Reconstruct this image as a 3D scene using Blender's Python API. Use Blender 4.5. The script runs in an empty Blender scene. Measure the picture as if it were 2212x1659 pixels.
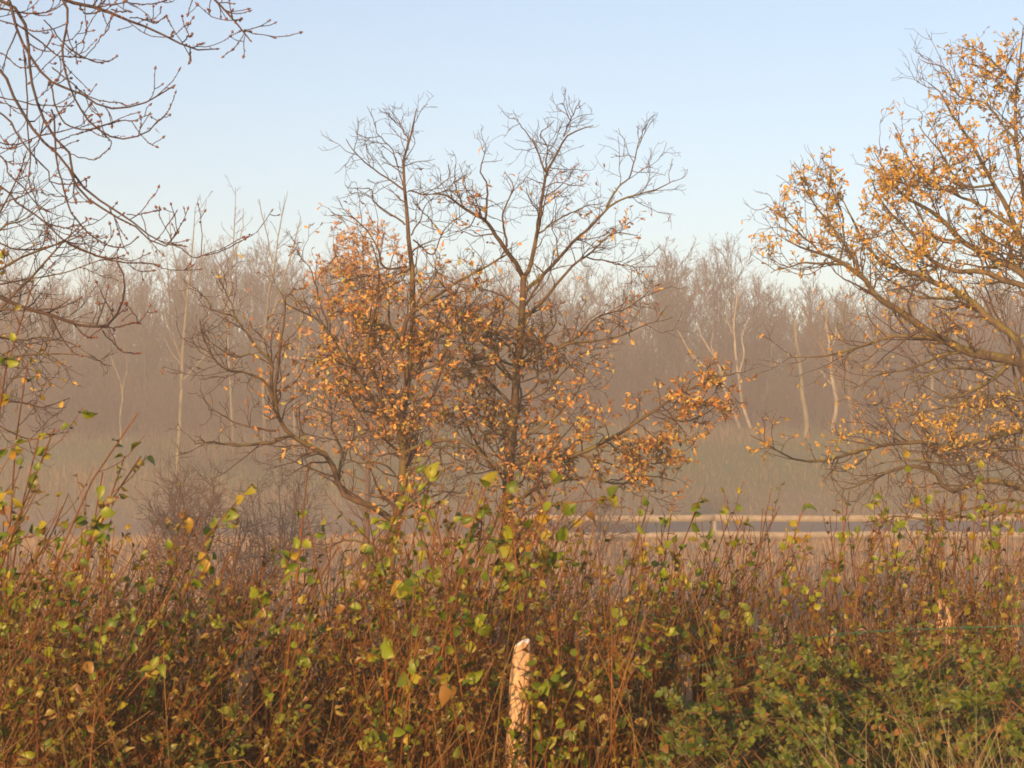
import bpy, math, random
import numpy as np
from mathutils import Matrix

rng = np.random.default_rng(11)
random.seed(11)
scene = bpy.context.scene
COL = scene.collection

# ------------------------------------------------------------------ camera
K = 2 * math.tan(math.radians(15.0)) / 2212.0        # frame studied as 2212 x 1659
EYE = np.array([0.0, 0.0, 1.6])
PITCH = math.atan((1060 - 829.5) * K)
cam = bpy.data.cameras.new("camera")
cam.angle = math.radians(30.0)
cam.clip_start = 0.05
cam.clip_end = 3000
cam.dof.use_dof = True
cam.dof.focus_distance = 15.0
cam.dof.aperture_fstop = 16.0
camo = bpy.data.objects.new("camera", cam)
camo.location = EYE
camo.rotation_euler = (math.pi / 2 + PITCH, 0, 0)
COL.objects.link(camo)
scene.camera = camo

# ------------------------------------------------------------------ sky, sun, exposure
SUN_EL, SUN_AZ = math.radians(11.0), math.radians(21.0)     # behind the camera, to its left
world = bpy.data.worlds.new("World")
scene.world = world
world.use_nodes = True
wn = world.node_tree
wn.nodes.clear()
sky = wn.nodes.new("ShaderNodeTexSky")
sky.sky_type = 'NISHITA'
sky.sun_disc = False
sky.sun_elevation = SUN_EL
sky.sun_rotation = math.radians(180.0) + SUN_AZ
sky.altitude = 50
sky.air_density = 1.0
sky.dust_density = 0.9
sky.ozone_density = 1.9
bg = wn.nodes.new("ShaderNodeBackground")
bg.inputs['Strength'].default_value = 0.13
wo = wn.nodes.new("ShaderNodeOutputWorld")
wn.links.new(sky.outputs[0], bg.inputs[0])
wn.links.new(bg.outputs[0], wo.inputs[0])

sun = bpy.data.lights.new("sun", 'SUN')
sun.energy = 5.0
sun.angle = math.radians(0.6)
sun.color = (1.0, 0.56, 0.23)
suno = bpy.data.objects.new("sun", sun)
sdir = np.array([-math.sin(SUN_AZ) * math.cos(SUN_EL), -math.cos(SUN_AZ) * math.cos(SUN_EL), math.sin(SUN_EL)])
from mathutils import Vector
suno.rotation_euler = Vector(sdir).to_track_quat('Z', 'Y').to_euler()
suno.location = (-20, -20, 20)
COL.objects.link(suno)

scene.view_settings.view_transform = 'Standard'
scene.view_settings.look = 'None'
scene.view_settings.gamma = 1.0
scene.view_settings.exposure = 0.86
scene.cycles.filter_width = 1.7
scene.cycles.max_bounces = 6
scene.cycles.diffuse_bounces = 2
scene.cycles.volume_bounces = 2
scene.cycles.transmission_bounces = 2
scene.cycles.glossy_bounces = 2

HAZE_DENSITY = 0.0037

# ------------------------------------------------------------------ pixel <-> world
CP, SP = math.cos(PITCH), math.sin(PITCH)

def W(u, v, Y):
    """point at world depth Y seen at frame position (u, v)"""
    u, v, Y = np.broadcast_arrays(np.asarray(u, float), np.asarray(v, float), np.asarray(Y, float))
    x = (u - 1106) * K
    y = (829.5 - v) * K
    dy = CP - SP * y
    dz = SP + CP * y
    s = Y / dy
    return np.stack([x * s, Y, EYE[2] + dz * s], -1)

def UV(P):
    d = P - EYE
    f = d[..., 1] * CP + d[..., 2] * SP
    up = -d[..., 1] * SP + d[..., 2] * CP
    return 1106 + d[..., 0] / f / K, 829.5 - up / f / K

# ------------------------------------------------------------------ materials
def new_mat(name):
    m = bpy.data.materials.new(name)
    m.use_nodes = True
    m.node_tree.nodes.clear()
    return m, m.node_tree

class NT:
    def __init__(s, nt): s.nt = nt
    def n(s, t, **kw):
        nd = s.nt.nodes.new(t)
        for k, v in kw.items():
            if k.startswith('i_'): nd.inputs[k[2:].replace('_', ' ')].default_value = v
            else: setattr(nd, k, v)
        return nd
    def l(s, a, b): s.nt.links.new(a, b)

def ramp(N, fac, stops, interp='LINEAR'):
    r = N.n("ShaderNodeValToRGB")
    cr = r.color_ramp
    cr.interpolation = interp
    while len(cr.elements) < len(stops): cr.elements.new(0.5)
    for e, (p, c) in zip(cr.elements, stops):
        e.position = p
        e.color = (*c, 1)
    N.l(fac, r.inputs[0])
    return r.outputs[0]

def mixc(N, fac, a, b):
    m = N.n("ShaderNodeMix", data_type='RGBA')
    if isinstance(fac, float): m.inputs[0].default_value = fac
    else: N.l(fac, m.inputs[0])
    for k, x in ((6, a), (7, b)):
        if isinstance(x, tuple): m.inputs[k].default_value = (*x, 1)
        else: N.l(x, m.inputs[k])
    return m.outputs[2]

def mth(N, op, a, b=None):
    m = N.n("ShaderNodeMath", operation=op)
    for k, x in ((0, a), (1, b)):
        if x is None: continue
        if isinstance(x, (int, float)): m.inputs[k].default_value = x
        else: N.l(x, m.inputs[k])
    return m.outputs[0]

def noise(N, scale, detail=3.0, coord=None, rough=0.55):
    t = N.n("ShaderNodeTexNoise")
    t.inputs['Scale'].default_value = scale
    t.inputs['Detail'].default_value = detail
    t.inputs['Roughness'].default_value = rough
    if coord is None:
        coord = N.n("ShaderNodeNewGeometry").outputs['Position']
    N.l(coord, t.inputs['Vector'])
    return t.outputs[0]

def finish(N, col, rough=0.8, trans=0.0, spec=0.3, bump=None, bump_d=0.01, coat=0.0):
    p = N.n("ShaderNodeBsdfPrincipled")
    if isinstance(col, tuple): p.inputs['Base Color'].default_value = (*col, 1)
    else: N.l(col, p.inputs['Base Color'])
    if isinstance(rough, float): p.inputs['Roughness'].default_value = rough
    else: N.l(rough, p.inputs['Roughness'])
    p.inputs['Specular IOR Level'].default_value = spec
    if bump is not None:
        b = N.n("ShaderNodeBump")
        b.inputs['Distance'].default_value = bump_d
        b.inputs['Strength'].default_value = 0.7
        N.l(bump, b.inputs['Height'])
        N.l(b.outputs[0], p.inputs['Normal'])
    out = N.n("ShaderNodeOutputMaterial")
    if trans > 0:
        t = N.n("ShaderNodeBsdfTranslucent")
        if isinstance(col, tuple): t.inputs[0].default_value = (*col, 1)
        else: N.l(col, t.inputs[0])
        mx = N.n("ShaderNodeMixShader")
        mx.inputs[0].default_value = trans
        N.l(p.outputs[0], mx.inputs[1])
        N.l(t.outputs[0], mx.inputs[2])
        N.l(mx.outputs[0], out.inputs[0])
    else:
        N.l(p.outputs[0], out.inputs[0])

def bark_mat(name, dark, light, scale=9.0, rough=0.75, moss=None, spec=0.3, bump=True):
    m, nt = new_mat(name)
    N = NT(nt)
    f = noise(N, scale, 4)
    c = ramp(N, f, [(0.3, dark), (0.7, light)])
    if moss:
        g = noise(N, 3.5, 3)
        nz = N.n("ShaderNodeSeparateXYZ")
        N.l(N.n("ShaderNodeNewGeometry").outputs['Normal'], nz.inputs[0])
        a = mth(N, 'ADD', mth(N, 'MULTIPLY', nz.outputs[2], 0.18), g)
        fac = ramp(N, a, [(0.5, (0, 0, 0)), (0.66, (0.8, 0.8, 0.8))])
        c = mixc(N, fac, c, moss)
    finish(N, c, rough, spec=spec, bump=noise(N, scale * 5, 3) if bump else None, bump_d=0.006)
    return m

def leaf_mat(name, stops, edge=None, edge_lo=0.5, frost=0.0, rough=0.5, trans=0.22, spec=0.4, vein=None):
    m, nt = new_mat(name)
    N = NT(nt)
    r = N.n("ShaderNodeAttribute", attribute_name='rnd').outputs['Fac']
    o = N.n("ShaderNodeObjectInfo").outputs['Random']
    x = mth(N, 'FRACT', mth(N, 'ADD', r, o))
    c = ramp(N, x, stops)
    mott = noise(N, 90.0, 2)
    c2 = mixc(N, mth(N, 'MULTIPLY', mott, 0.55), c, mixc(N, 0.55, c, (0.10, 0.05, 0.015)))
    if edge is not None:
        e = N.n("ShaderNodeAttribute", attribute_name='edge').outputs['Fac']
        y = mth(N, 'FRACT', mth(N, 'MULTIPLY', x, 7.31))
        ee = mth(N, 'MULTIPLY', ramp(N, mth(N, 'ADD', e, mth(N, 'MULTIPLY', mth(N, 'SUBTRACT', mott, 0.5), 0.8)),
                                     [(edge_lo, (0, 0, 0)), (1.0, (1, 1, 1))]),
                 mth(N, 'ADD', mth(N, 'MULTIPLY', y, 0.8), 0.2))
        c2 = mixc(N, ee, c2, edge)
        if frost > 0:
            z = mth(N, 'FRACT', mth(N, 'MULTIPLY', x, 13.7))
            has = mth(N, 'LESS_THAN', z, frost)
            ff = mth(N, 'MULTIPLY', mth(N, 'MULTIPLY', ramp(N, mth(N, 'MULTIPLY', e, mth(N, 'ADD', mott, 0.35)), [(0.72, (0, 0, 0)), (1.0, (1, 1, 1))]), has), 0.65)
            c2 = mixc(N, ff, c2, (0.62, 0.64, 0.66))
    finish(N, c2, rough, trans=trans, spec=spec)
    return m

M = {}
M['bark_oak'] = bark_mat('oak bark', (0.03, 0.02, 0.014), (0.095, 0.06, 0.04), 12, moss=(0.10, 0.09, 0.02))
M['bark_oak_big'] = bark_mat('mossy oak bark', (0.045, 0.032, 0.02), (0.12, 0.085, 0.05), 10, moss=(0.12, 0.105, 0.02))
M['twig_oak'] = bark_mat('oak twig', (0.035, 0.021, 0.016), (0.095, 0.052, 0.034), 6, bump=False)
M['twig_hang'] = bark_mat('budding twig', (0.022, 0.014, 0.015), (0.065, 0.038, 0.033), 8, bump=False, rough=0.6)
M['bud'] = bark_mat('bud', (0.10, 0.045, 0.035), (0.2, 0.09, 0.06), 20, bump=False)
M['stem'] = bark_mat('hedge stem', (0.028, 0.011, 0.0035), (0.175, 0.066, 0.013), 4, rough=0.45, spec=0.22, bump=False)
M['stem_dead'] = bark_mat('dead stem', (0.028, 0.016, 0.005), (0.21, 0.125, 0.038), 4, rough=0.6, bump=False)
M['cane'] = bark_mat('bramble cane', (0.04, 0.024, 0.009), (0.13, 0.065, 0.02), 5, rough=0.45, bump=False)
M['birch'] = bark_mat('birch bark', (0.13, 0.11, 0.08), (0.34, 0.29, 0.22), 2.2, bump=False)
M['pale_bark'] = bark_mat('pale grey green bark', (0.075, 0.07, 0.042), (0.19, 0.165, 0.10), 2.0, bump=False)
M['twig_wood'] = bark_mat('wood twig', (0.02, 0.0135, 0.012), (0.062, 0.039, 0.032), 1.2, bump=False)
M['twig_wood_red'] = bark_mat('reddish wood twig', (0.03, 0.017, 0.013), (0.09, 0.048, 0.032), 1.2, bump=False)
M['twig_wood_dark'] = bark_mat('dark wood twig', (0.014, 0.01, 0.01), (0.04, 0.027, 0.024), 1.2, bump=False)
M['twig_olive'] = bark_mat('olive twig', (0.05, 0.036, 0.02), (0.13, 0.085, 0.042), 1.5, bump=False)
M['leaf_oak'] = leaf_mat('oak leaf', [(0.0, (0.14, 0.06, 0.02)), (0.22, (0.26, 0.11, 0.03)), (0.42, (0.39, 0.17, 0.038)), (0.6, (0.48, 0.25, 0.055)),
                                      (0.82, (0.52, 0.35, 0.10)), (0.94, (0.34, 0.33, 0.07)), (1.0, (0.27, 0.12, 0.03))], rough=0.5)
M['leaf_oak_gold'] = leaf_mat('golden oak leaf', [(0.0, (0.30, 0.14, 0.025)), (0.3, (0.46, 0.25, 0.035)), (0.65, (0.52, 0.34, 0.06)),
                                                  (0.9, (0.38, 0.31, 0.05)), (1.0, (0.24, 0.21, 0.04))], rough=0.5)
M['leaf_beech'] = leaf_mat('orange leaf', [(0.0, (0.32, 0.14, 0.05)), (0.5, (0.52, 0.27, 0.10)), (1.0, (0.62, 0.40, 0.18))], rough=0.6)
M['leaf_yellow'] = leaf_mat('yellow leaf', [(0.0, (0.30, 0.24, 0.04)), (0.6, (0.44, 0.32, 0.05)), (1.0, (0.42, 0.2, 0.04))], rough=0.6)
M['leaf_hedge'] = leaf_mat('hedge leaf', [(0.0, (0.05, 0.105, 0.006)), (0.4, (0.11, 0.18, 0.007)), (0.7, (0.17, 0.225, 0.009)),
                                          (0.85, (0.23, 0.22, 0.012)), (0.93, (0.27, 0.19, 0.016)), (1.0, (0.14, 0.06, 0.015))],
                           edge=(0.17, 0.06, 0.014), edge_lo=0.35, frost=0.25, rough=0.46, spec=0.35)
M['leaf_small'] = leaf_mat('small hedge leaf', [(0.0, (0.04, 0.065, 0.007)), (0.45, (0.13, 0.155, 0.010)), (0.72, (0.22, 0.20, 0.014)), (0.80, (0.10, 0.055, 0.012)),
                                                (0.88, (0.06, 0.026, 0.008)), (1.0, (0.16, 0.085, 0.018))],
                           edge=(0.22, 0.09, 0.03), edge_lo=0.3, frost=0.3, rough=0.45)
M['leaf_bramble'] = leaf_mat('bramble leaf', [(0.0, (0.02, 0.052, 0.006)), (0.5, (0.05, 0.10, 0.008)), (0.8, (0.10, 0.15, 0.011)), (0.9, (0.14, 0.11, 0.015)),
                                              (1.0, (0.16, 0.055, 0.02))], edge=(0.10, 0.075, 0.02), edge_lo=0.5, frost=0.3,
                             rough=0.55, spec=0.3)
M['grass_dead'] = leaf_mat('dead grass', [(0.0, (0.15, 0.095, 0.05)), (0.5, (0.25, 0.17, 0.09)), (1.0, (0.34, 0.25, 0.15))], rough=0.7, trans=0.1)
M['reed'] = leaf_mat('dead reed', [(0.0, (0.09, 0.05, 0.028)), (0.5, (0.17, 0.10, 0.055)), (1.0, (0.24, 0.16, 0.09))], rough=0.7, trans=0.1)
M['grass_green'] = leaf_mat('rough grass', [(0.0, (0.05, 0.058, 0.02)), (0.55, (0.085, 0.085, 0.032)), (1.0, (0.12, 0.095, 0.045))], rough=0.7, trans=0.1)
M['grass_frost'] = leaf_mat('frosted grass', [(0.0, (0.28, 0.27, 0.14)), (0.5, (0.40, 0.38, 0.24)), (1.0, (0.34, 0.20, 0.08))], rough=0.7, trans=0.1)

def wood_post_mat():
    m, nt = new_mat('split post wood')
    N = NT(nt)
    tc = N.n("ShaderNodeNewGeometry").outputs['Position']
    mp = N.n("ShaderNodeMapping")
    mp.inputs['Scale'].default_value = (60, 60, 4)
    N.l(tc, mp.inputs[0])
    f = noise(N, 1.0, 4, mp.outputs[0])
    c = ramp(N, f, [(0.25, (0.17, 0.11, 0.06)), (0.5, (0.36, 0.24, 0.14)), (0.8, (0.46, 0.34, 0.21))])
    st = ramp(N, noise(N, 9.0, 3), [(0.52, (0, 0, 0)), (0.7, (0.7, 0.7, 0.7))])
    c = mixc(N, mth(N, 'MULTIPLY', st, 0.4), c, (0.24, 0.18, 0.08))
    finish(N, c, 0.8, bump=f, bump_d=0.004)
    return m
M['post'] = wood_post_mat()
m_, nt_ = new_mat('frost'); N_ = NT(nt_)
finish(N_, ramp(N_, noise(N_, 200, 2), [(0.3, (0.38, 0.40, 0.44)), (0.7, (0.62, 0.64, 0.7))]), 0.7)
M['frost'] = m_
m_, nt_ = new_mat('green coated wire'); N_ = NT(nt_)
finish(N_, ramp(N_, noise(N_, 80, 2), [(0.3, (0.012, 0.06, 0.035)), (0.7, (0.03, 0.12, 0.07))]), 0.4, spec=0.5)
M['wire'] = m_
m_, nt_ = new_mat('white painted rail'); N_ = NT(nt_)
finish(N_, ramp(N_, noise(N_, 6, 4), [(0.3, (0.17, 0.145, 0.11)), (0.7, (0.27, 0.235, 0.19))]), 0.6)
M['rail'] = m_
m_, nt_ = new_mat('strip_grey'); N_ = NT(nt_)  # dark grey tone for the strip beyond the rail fence
finish(N_, ramp(N_, noise(N_, 3, 5), [(0.3, (0.09, 0.08, 0.07)), (0.7, (0.14, 0.125, 0.11))]), 0.85)
M['strip_grey'] = m_

def ground_mat():
    m, nt = new_mat('rough ground')
    N = NT(nt)
    sep = N.n("ShaderNodeSeparateXYZ")
    pos = N.n("ShaderNodeNewGeometry").outputs['Position']
    N.l(pos, sep.inputs[0])
    n1 = noise(N, 0.35, 5)
    n2 = noise(N, 4.0, 4)
    tan = ramp(N, n2, [(0.25, (0.11, 0.075, 0.045)), (0.6, (0.20, 0.145, 0.09)), (0.85, (0.28, 0.215, 0.14))])
    grn = ramp(N, n2, [(0.25, (0.055, 0.075, 0.02)), (0.7, (0.12, 0.125, 0.042))])
    lit = ramp(N, n2, [(0.25, (0.07, 0.04, 0.025)), (0.7, (0.19, 0.105, 0.06))])
    yy = mth(N, 'ADD', sep.outputs[1], mth(N, 'MULTIPLY', mth(N, 'SUBTRACT', n1, 0.5), 14.0))
    f1 = N.n("ShaderNodeMapRange"); f1.inputs[1].default_value = 77; f1.inputs[2].default_value = 88; N.l(yy, f1.inputs[0])
    f2 = N.n("ShaderNodeMapRange"); f2.inputs[1].default_value = 105; f2.inputs[2].default_value = 112; N.l(yy, f2.inputs[0])
    c = mixc(N, f1.outputs[0], tan, grn)
    c = mixc(N, f2.outputs[0], c, lit)
    finish(N, c, 0.9, bump=n2, bump_d=0.05)
    return m
M['ground'] = ground_mat()

# ------------------------------------------------------------------ mesh helpers
def make_mesh(name, V, F, mat, rnd=None, edge=None, smooth=True):
    """V (n,3); F list of index arrays (m,3) or (m,4)"""
    me = bpy.data.meshes.new(name)
    V = np.ascontiguousarray(V, dtype=np.float32)
    F = [f for f in F if len(f)]
    nl = sum(f.size for f in F)
    npoly = sum(len(f) for f in F)
    me.vertices.add(len(V))
    me.vertices.foreach_set('co', V.ravel())
    me.loops.add(nl)
    me.loops.foreach_set('vertex_index', np.concatenate([f.ravel() for f in F]).astype(np.int32))
    me.polygons.add(npoly)
    tot = np.concatenate([np.full(len(f), f.shape[1], np.int32) for f in F])
    st = np.zeros(npoly, np.int32)
    st[1:] = np.cumsum(tot)[:-1]
    me.polygons.foreach_set('loop_start', st)
    me.polygons.foreach_set('loop_total', tot)
    if smooth: me.polygons.foreach_set('use_smooth', np.ones(npoly, bool))
    me.update(calc_edges=True)
    for nm, a in (('rnd', rnd), ('edge', edge)):
        if a is not None:
            at = me.attributes.new(nm, 'FLOAT', 'POINT')
            at.data.foreach_set('value', np.ascontiguousarray(a, dtype=np.float32))
    me.materials.append(M[mat] if isinstance(mat, str) else mat)
    return me

def add_obj(name, me, parent=None, loc=None, mat4=None):
    o = bpy.data.objects.new(name, me)
    COL.objects.link(o)
    if parent is not None: o.parent = parent
    if loc is not None: o.location = loc
    if mat4 is not None: o.matrix_basis = mat4
    return o

def thing(name, label, cat, loc, group=None):
    o = bpy.data.objects.new(name, None)
    o.empty_display_size = 0.2
    COL.objects.link(o)
    o.location = loc
    o['label'] = label
    o['category'] = cat
    if group: o['group'] = group
    return o

def tubes(P, R, sides):
    """P (n,s,3), R (n,s) -> verts, [quads, tris]"""
    n, s, _ = P.shape
    T = np.gradient(P, axis=1)
    T /= np.linalg.norm(T, axis=2, keepdims=True) + 1e-9
    mean = np.abs(T.mean(axis=1))
    ref = np.eye(3)[np.argmin(mean, axis=1)]
    ref = np.repeat(ref[:, None, :], s, 1)
    A = np.cross(T, ref)
    A /= np.linalg.norm(A, axis=2, keepdims=True) + 1e-9
    B = np.cross(T, A)
    th = np.arange(sides) * 2 * math.pi / sides
    V = P[:, :, None, :] + R[:, :, None, None] * (np.cos(th)[None, None, :, None] * A[:, :, None, :] + np.sin(th)[None, None, :, None] * B[:, :, None, :])
    V = V.reshape(-1, 3)
    base = (np.arange(n) * s * sides)[:, None, None]
    i = (np.arange(s - 1) * sides)[None, :, None]
    j = np.arange(sides)[None, None, :]
    j2 = (np.arange(sides) + 1) % sides
    j2 = j2[None, None, :]
    a = base + i + j; b = base + i + j2; c = base + i + sides + j2; d = base + i + sides + j
    Q = np.stack([a, b, c, d], -1).reshape(-1, 4)
    return V, Q

class MB:
    def __init__(s): s.V = []; s.Q = []; s.T = []; s.r = []; s.e = []; s.n = 0
    def add(s, V, Q=None, T=None, rnd=None, edge=None):
        if len(V) == 0: return
        s.V.append(V)
        if Q is not None and len(Q): s.Q.append(Q + s.n)
        if T is not None and len(T): s.T.append(T + s.n)
        s.r.append(np.zeros(len(V)) if rnd is None else rnd)
        s.e.append(np.zeros(len(V)) if edge is None else edge)
        s.n += len(V)
    def tubes(s, P, R, sides):
        if len(P) == 0: return
        V, Q = tubes(P, R, sides)
        s.add(V, Q, rnd=np.repeat(rng.random(len(P)), P.shape[1] * sides))
    def build(s, name, mat, parent=None, loc=(0, 0, 0), smooth=True, kind=None):
        if s.n == 0: return None
        F = []
        if s.Q: F.append(np.concatenate(s.Q))
        if s.T: F.append(np.concatenate(s.T))
        V = np.concatenate(s.V) - np.asarray(loc)
        me = make_mesh(name, V, F, mat, np.concatenate(s.r), np.concatenate(s.e), smooth)
        o = add_obj(name, me, parent, loc=None if parent is not None else loc)
        if kind: o['kind'] = kind
        return o

def unit(a): return a / (np.linalg.norm(a, axis=-1, keepdims=True) + 1e-9)

def lens(P): return np.linalg.norm(np.diff(P, axis=1), axis=2).sum(1)

def grow(P, R, per_m, L, ang=45, t0=0.15, t1=1.0, S=6, up=0.1, wig=0.2, rf=0.6, rmin=0.001, rtip=0.0008, fall=0.5,
         rel=None, upv=(0, 0, 1), amin=0, nmin=0, angj=15, flat=1.0, relmax=None):
    """children of every branch in P; L metres (or rel * parent length)"""
    n, s, _ = P.shape
    pl = lens(P)
    cnt = np.maximum(nmin, np.floor(pl * per_m * (t1 - t0) + rng.random(n)).astype(int))
    idx = np.repeat(np.arange(n), cnt)
    m = len(idx)
    if m == 0: return np.zeros((0, S, 3)), np.zeros((0, S))
    t = t0 + (t1 - t0) * rng.random(m)
    f = t * (s - 1)
    i = np.minimum(f.astype(int), s - 2)
    w = (f - i)[:, None]
    A = P[idx, i]; B = P[idx, i + 1]
    o = A * (1 - w) + B * w
    rb = R[idx, i] * (1 - w[:, 0]) + R[idx, i + 1] * w[:, 0]
    tan = unit(B - A)
    q = rng.normal(size=(m, 3))
    q[:, 1] *= flat
    q = unit(q - (q * tan).sum(1, keepdims=True) * tan)
    a = np.radians(ang + angj * rng.normal(size=m))[:, None]
    d = np.cos(a) * tan + np.sin(a) * q
    ln = (L if rel is None else rel * pl[idx]) * (1 - fall * t) * rng.uniform(0.45, 1.3, m)
    if relmax is not None: ln = np.minimum(ln, relmax * pl[idx] * (1 - 0.6 * t))
    out = np.empty((m, S, 3))
    out[:, 0] = o
    upv = np.asarray(upv, float)
    p = o
    for k in range(1, S):
        d = unit(d + wig * rng.normal(size=(m, 3)) + up * upv)
        p = p + d * (ln / (S - 1))[:, None]
        out[:, k] = p
    r0 = np.maximum(rb * rf, rmin)
    r0 = np.minimum(r0, np.maximum(rmin, ln * 0.03))
    RR = r0[:, None] * (1 - np.linspace(0, 1, S))[None] + np.minimum(rtip, r0)[:, None] * np.linspace(0, 1, S)[None]
    return out, RR

def resample(pts, n):
    pts = np.asarray(pts, float)
    # Catmull-Rom then even arc length
    p = np.vstack([2 * pts[0] - pts[1], pts, 2 * pts[-1] - pts[-2]])
    o = []
    for i in range(1, len(p) - 2):
        t = np.linspace(0, 1, 8, endpoint=False)[:, None]
        a, b, c, d = p[i - 1], p[i], p[i + 1], p[i + 2]
        o.append(0.5 * (2 * b + (c - a) * t + (2 * a - 5 * b + 4 * c - d) * t ** 2 + (3 * b - a - 3 * c + d) * t ** 3))
    o.append(pts[-1:])
    o = np.vstack(o)
    s = np.r_[0, np.cumsum(np.linalg.norm(np.diff(o, axis=0), axis=1))]
    q = np.linspace(0, s[-1], n)
    return np.stack([np.interp(q, s, o[:, k]) for k in range(o.shape[1])], -1)

class Tracer:
    """limbs laid out from frame positions, each at its own real depth and thickness"""
    def __init__(s, Y, S=18, spread=0.5, wob=0.02):
        s.Y = Y; s.S = S; s.spread = spread; s.P = []; s.R = []; s.flat = []; s.wob = wob
    def limb(s, pts, w0, w1, slope=None, Y0=None):
        uv = resample(pts, s.S)
        if Y0 is None:
            if s.flat:
                al = np.vstack(s.flat)
                k = np.argmin(((al[:, :2] - uv[0]) ** 2).sum(1))
                Y0 = al[k, 2] if ((al[k, :2] - uv[0]) ** 2).sum() < 60 ** 2 else s.Y + rng.normal() * s.spread * 0.6
            else: Y0 = s.Y
        d = np.r_[0, np.cumsum(np.linalg.norm(np.diff(uv, axis=0), axis=1))] * K * s.Y
        if slope is None: slope = rng.uniform(-1, 1) * s.spread
        wobble = np.cumsum(rng.normal(size=s.S)) * s.wob
        wobble -= wobble[0]
        Y = Y0 + slope * d + wobble
        jit = np.cumsum(rng.normal(size=(s.S, 2)), axis=0) * 1.1
        jit -= np.linspace(0, 1, s.S)[:, None] * jit[-1]
        P = W(uv[:, 0] + jit[:, 0], uv[:, 1] + jit[:, 1], Y)
        s.flat.append(np.column_stack([uv, Y]))
        s.P.append(P)
        tt = np.linspace(0, 1, s.S)
        s.R.append((0.88 * w0 * (1 - tt) ** 0.8 + w1 * (1 - (1 - tt) ** 0.8)) * 0.5 * K * s.Y)
        return P
    def fill(s, n, v0, v1, L0, L1, w0=6.0, w1=1.5, trunk=0):
        """more limbs leaving the trunk between frame heights v0 and v1"""
        t = s.flat[trunk]
        for k in range(n):
            i = np.argmin(np.abs(t[:, 1] - rng.uniform(v0, v1)))
            u, v = t[i, :2]
            a = math.radians(rng.uniform(20, 80)) * (1 if k % 2 else -1)
            L = rng.uniform(L0, L1)
            du, dv = math.sin(a), -math.cos(a)
            pts = [(u, v)]
            for q in (0.3, 0.55, 0.8, 1.0):
                b = a * (1 - 0.35 * q) + rng.normal() * 0.18
                pts.append((u + L * q * math.sin(b), v - L * q * math.cos(b) * 0.9))
            s.limb(pts, w0 * rng.uniform(0.7, 1.2), w1)
    def arrays(s): return np.array(s.P), np.array(s.R)

# ------------------------------------------------------------------ leaves
def leaf_template(shape, rings, curl=0.25, fold=0.25, twist=0.0):
    """unit-long leaf along +x, face +z; returns V, Q, edge"""
    n = len(shape)
    xs = np.linspace(0, 1, n)
    V, E = [], []
    cols = [-1] + ([-0.74] if rings == 2 else []) + [0] + ([0.74] if rings == 2 else []) + [1]
    for i, (x, hw) in enumerate(zip(xs, shape)):
        for c in cols:
            y = c * hw
            z = fold * abs(y) - curl * x * x + 0.02 * math.sin(9 * x + 3 * c)
            ca, sa = math.cos(twist * x), math.sin(twist * x)
            V.append((x, y * ca - z * sa, y * sa + z * ca))
            E.append(1.0 if abs(c) == 1 or i == n - 1 else (0.15 if c else 0.0))
    k = len(cols)
    Q = [(i * k + j, i * k + j + 1, (i + 1) * k + j + 1, (i + 1) * k + j) for i in range(n - 1) for j in range(k - 1)]
    return np.array(V), np.array(Q), np.array(E)

OVAL = [0.02, 0.20, 0.33, 0.385, 0.36, 0.28, 0.16, 0.0]
OVAL2 = [0.02, 0.26, 0.40, 0.42, 0.385, 0.30, 0.15, 0.0]
BRAM = [0.02, 0.20, 0.33, 0.355, 0.31, 0.20, 0.08, 0.0]
OAK = [0.015, 0.07, 0.05, 0.17, 0.09, 0.24, 0.13, 0.27, 0.15, 0.20, 0.0]
BEECH = [0.02, 0.25, 0.27, 0.0]
SERR = [1, 1.05, 0.96, 1.05, 0.95, 1.05, 0.95, 1]
T_HEDGE = [leaf_template([a * b for a, b in zip(OVAL, SERR)], 2, 0.28, 0.35), leaf_template([a * b for a, b in zip(OVAL2, SERR)], 2, 0.5, 0.3, 0.6),
           leaf_template([a * 0.9 for a in OVAL], 2, 0.15, 0.6), leaf_template(OVAL, 2, 0.75, 0.55, -0.7), leaf_template([a * b for a, b in zip(OVAL2, SERR)], 2, -0.15, 0.25, 0.3),
           leaf_template([0.02, 0.15, 0.27, 0.31, 0.30, 0.24, 0.13, 0.0], 2, 0.6, 0.8, 0.9), leaf_template([0.02, 0.24, 0.36, 0.41, 0.33, 0.31, 0.12, 0.0], 2, 0.35, 0.45, -0.4)]
T_SMALL = [leaf_template(BEECH, 1, 0.3, 0.3), leaf_template([0.02, 0.34, 0.32, 0], 1, 0.5, 0.5, 0.5), leaf_template([0.02, 0.2, 0.17, 0], 1, 0.8, 0.7, 0.9), leaf_template([0.02, 0.34, 0.22, 0], 1, -0.3, 0.4, -0.6)]
T_BRAM = [leaf_template([a * b for a, b in zip(BRAM, SERR)], 2, 0.2, 0.3), leaf_template([a * b for a, b in zip(OVAL, SERR)], 2, 0.3, 0.2, 0.3), leaf_template(BRAM, 2, 0.05, 0.15, -0.2)]
T_OAK = [leaf_template(OAK, 1, 0.25, 0.3), leaf_template(OAK, 1, 0.5, 0.5, 0.6), leaf_template(OAK, 1, -0.2, 0.4, -0.5), leaf_template(OAK, 1, 0.1, 0.15, 0.3)]
OAK_S = [0.015, 0.06, 0.18, 0.10, 0.27, 0.15, 0.0]
T_OAK_S = [leaf_template(OAK_S, 1, 0.25, 0.3), leaf_template(OAK_S, 1, 0.6, 0.6, 0.7), leaf_template(OAK_S, 1, -0.25, 0.45, -0.6), leaf_template([a * 0.8 for a in OAK_S], 1, 0.9, 0.8, 1.2)]
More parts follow.
